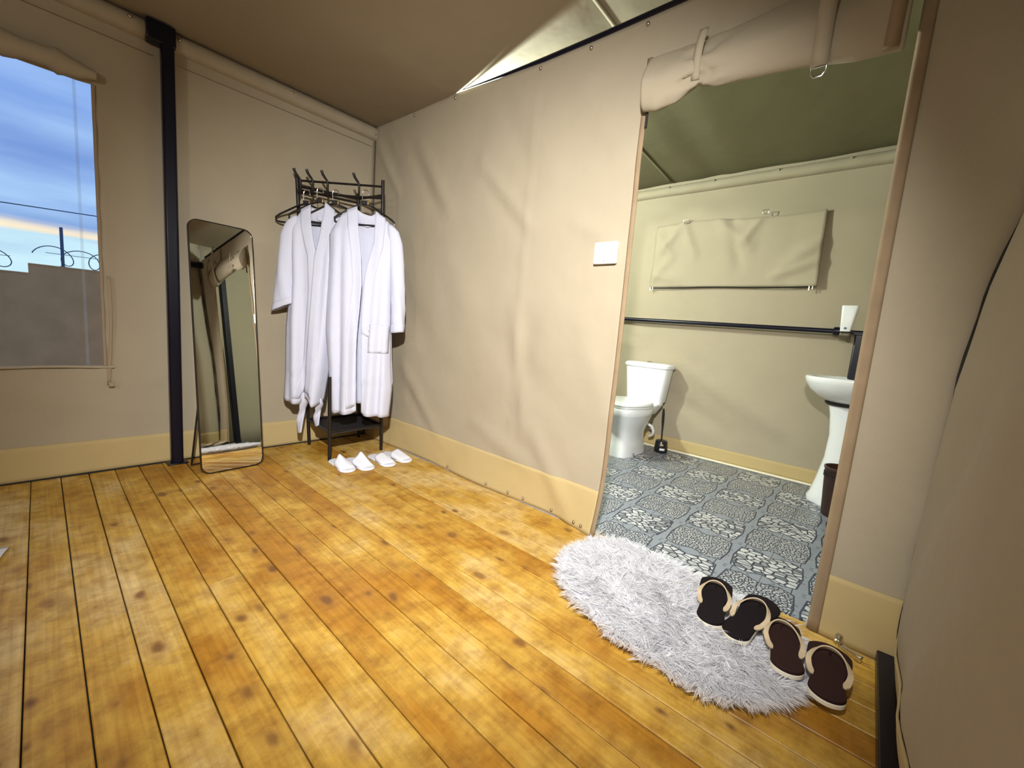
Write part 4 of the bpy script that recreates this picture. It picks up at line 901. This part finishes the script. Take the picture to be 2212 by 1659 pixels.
m = MB(); m.rings([fr(1.084, .026, .022, 2.935, 1.80), fr(1.09, .031, .026, 2.935, 1.80), fr(1.112, .031, .026, 2.935, 1.80), fr(1.118, .028, .022, 2.935, 1.80)]); m.build('bracket', principled('bronze_bracket', (.12, .1, .07), .4, .5), hd)
m = MB(); m.rings([[(2.931+.0075*math.cos(2*PI*k/14), 1.7755-.0006*q, 1.146+.0075*math.sin(2*PI*k/14)) for k in range(14)] for q in (0, 2)]); m.build('dot', principled('blue_dot', (.05, .09, .2), .4), hd)

# ------------------------------------------------------------------ sheet of paper by the left edge
pp = thing('paper_sheet', (.93, -1.93, .002), 'corner of a white paper sheet on the boards at the left edge', 'paper')
m = MB(); m.grid(8, 8, lambda a, b: (.80+.16*a+.05*b-.05, -2.08+.20*b-.03*a+.012, .004+.006*math.sin(a*3)*b)); m.build('page', principled('paper', (.8, .8, .8), .8), pp, solid=.0008)

# ------------------------------------------------------------------ outside
gnd = MB().box((-30, -30, -.5), (-.06, 30, -.42)).build('ground', principled('dirt', (.2, .16, .12), .95, var=(2, .2)), smooth=False); tag(gnd, 'bare ground outside the tent', 'ground', kind='structure')
EXT = principled('plaster_wall', (.84, .47, .20), .95, bump=(30, .4, .01), var=(3, .12))
for y0, y1, z1, lb, ycap in ((-1.835, 8, 1.34, 'taller right hand length of brown perimeter wall outside the window', 2), (-12, -1.835, 1.205, 'lower left hand length of brown perimeter wall outside the window', -4)):
    ew = thing('perimeter_wall', (-6.1, (y0+y1)/2, -.42), lb, 'wall', kind='structure')
    MB().box((-6.2, y0, -.42), (-6.0, y1, z1-.02)).build('wall_body', EXT, ew, smooth=False)
    MB().box((-6.205, y0, z1-.02), (-5.995, y1, z1)).build('coping', EXT, ew, smooth=False)
WIRE = principled('wire_grey', (.12, .16, .24), .5, .4)
def coil(y0, y1, zc, r, turns, label, zs):
    rz_ = thing('razor_wire', (-6.1, (y0+y1)/2, zc-r), label, 'razor wire', 'razor wire on the perimeter wall')
    m = MB(); n = int(turns*22)
    m.tube([(-6.1+r*math.cos(2*PI*turns*i/n), y0+(y1-y0)*i/n-.13*math.cos(2*PI*turns*i/n), zc+r*math.sin(2*PI*turns*i/n)*(1+.1*math.sin(i*.21))) for i in range(n)], .0065, 5); m.build('coil', WIRE, rz_)
    m = MB(); m.tube([(-6.1, y0, zs), (-6.1, y1, zs+.01)], .004, 5); m.build('strand', WIRE, rz_)
coil(-1.66, 4, 1.485, .125, 20, 'coiled razor wire on the taller perimeter wall beside the stake', 1.52)
coil(-6, -1.99, 1.372, .13, 15, 'coiled razor wire on the lower perimeter wall at the left edge', 1.40)
ps = thing('fence_stake', (-6.1, -1.495, 1.34), 'thin grey steel stake standing on the perimeter wall', 'stake')
m = MB(); m.obox((-6.1, -1.495, 1.62), (1, 0, 0), (0, 1, 0), (0, 0, 1), .016, .018, .29); m.build('shaft', principled('stake_grey', (.13, .17, .27), .6), ps, bevel=.003)
m = MB(); m.obox((-6.1, -1.495, 1.345), (1, 0, 0), (0, 1, 0), (0, 0, 1), .03, .03, .006); m.build('base', MATS['stake_grey'], ps)
pc = MB(); pc.tube([(-8, -10+.5*i, 2.36+.055*(-10+.5*i+2)*.9+.002*(i-20)**2*.1) for i in range(40)], .009, 6)
tag(pc.build('overhead_cable', WIRE), 'thin dark cable crossing the sky outside the window', 'cable')
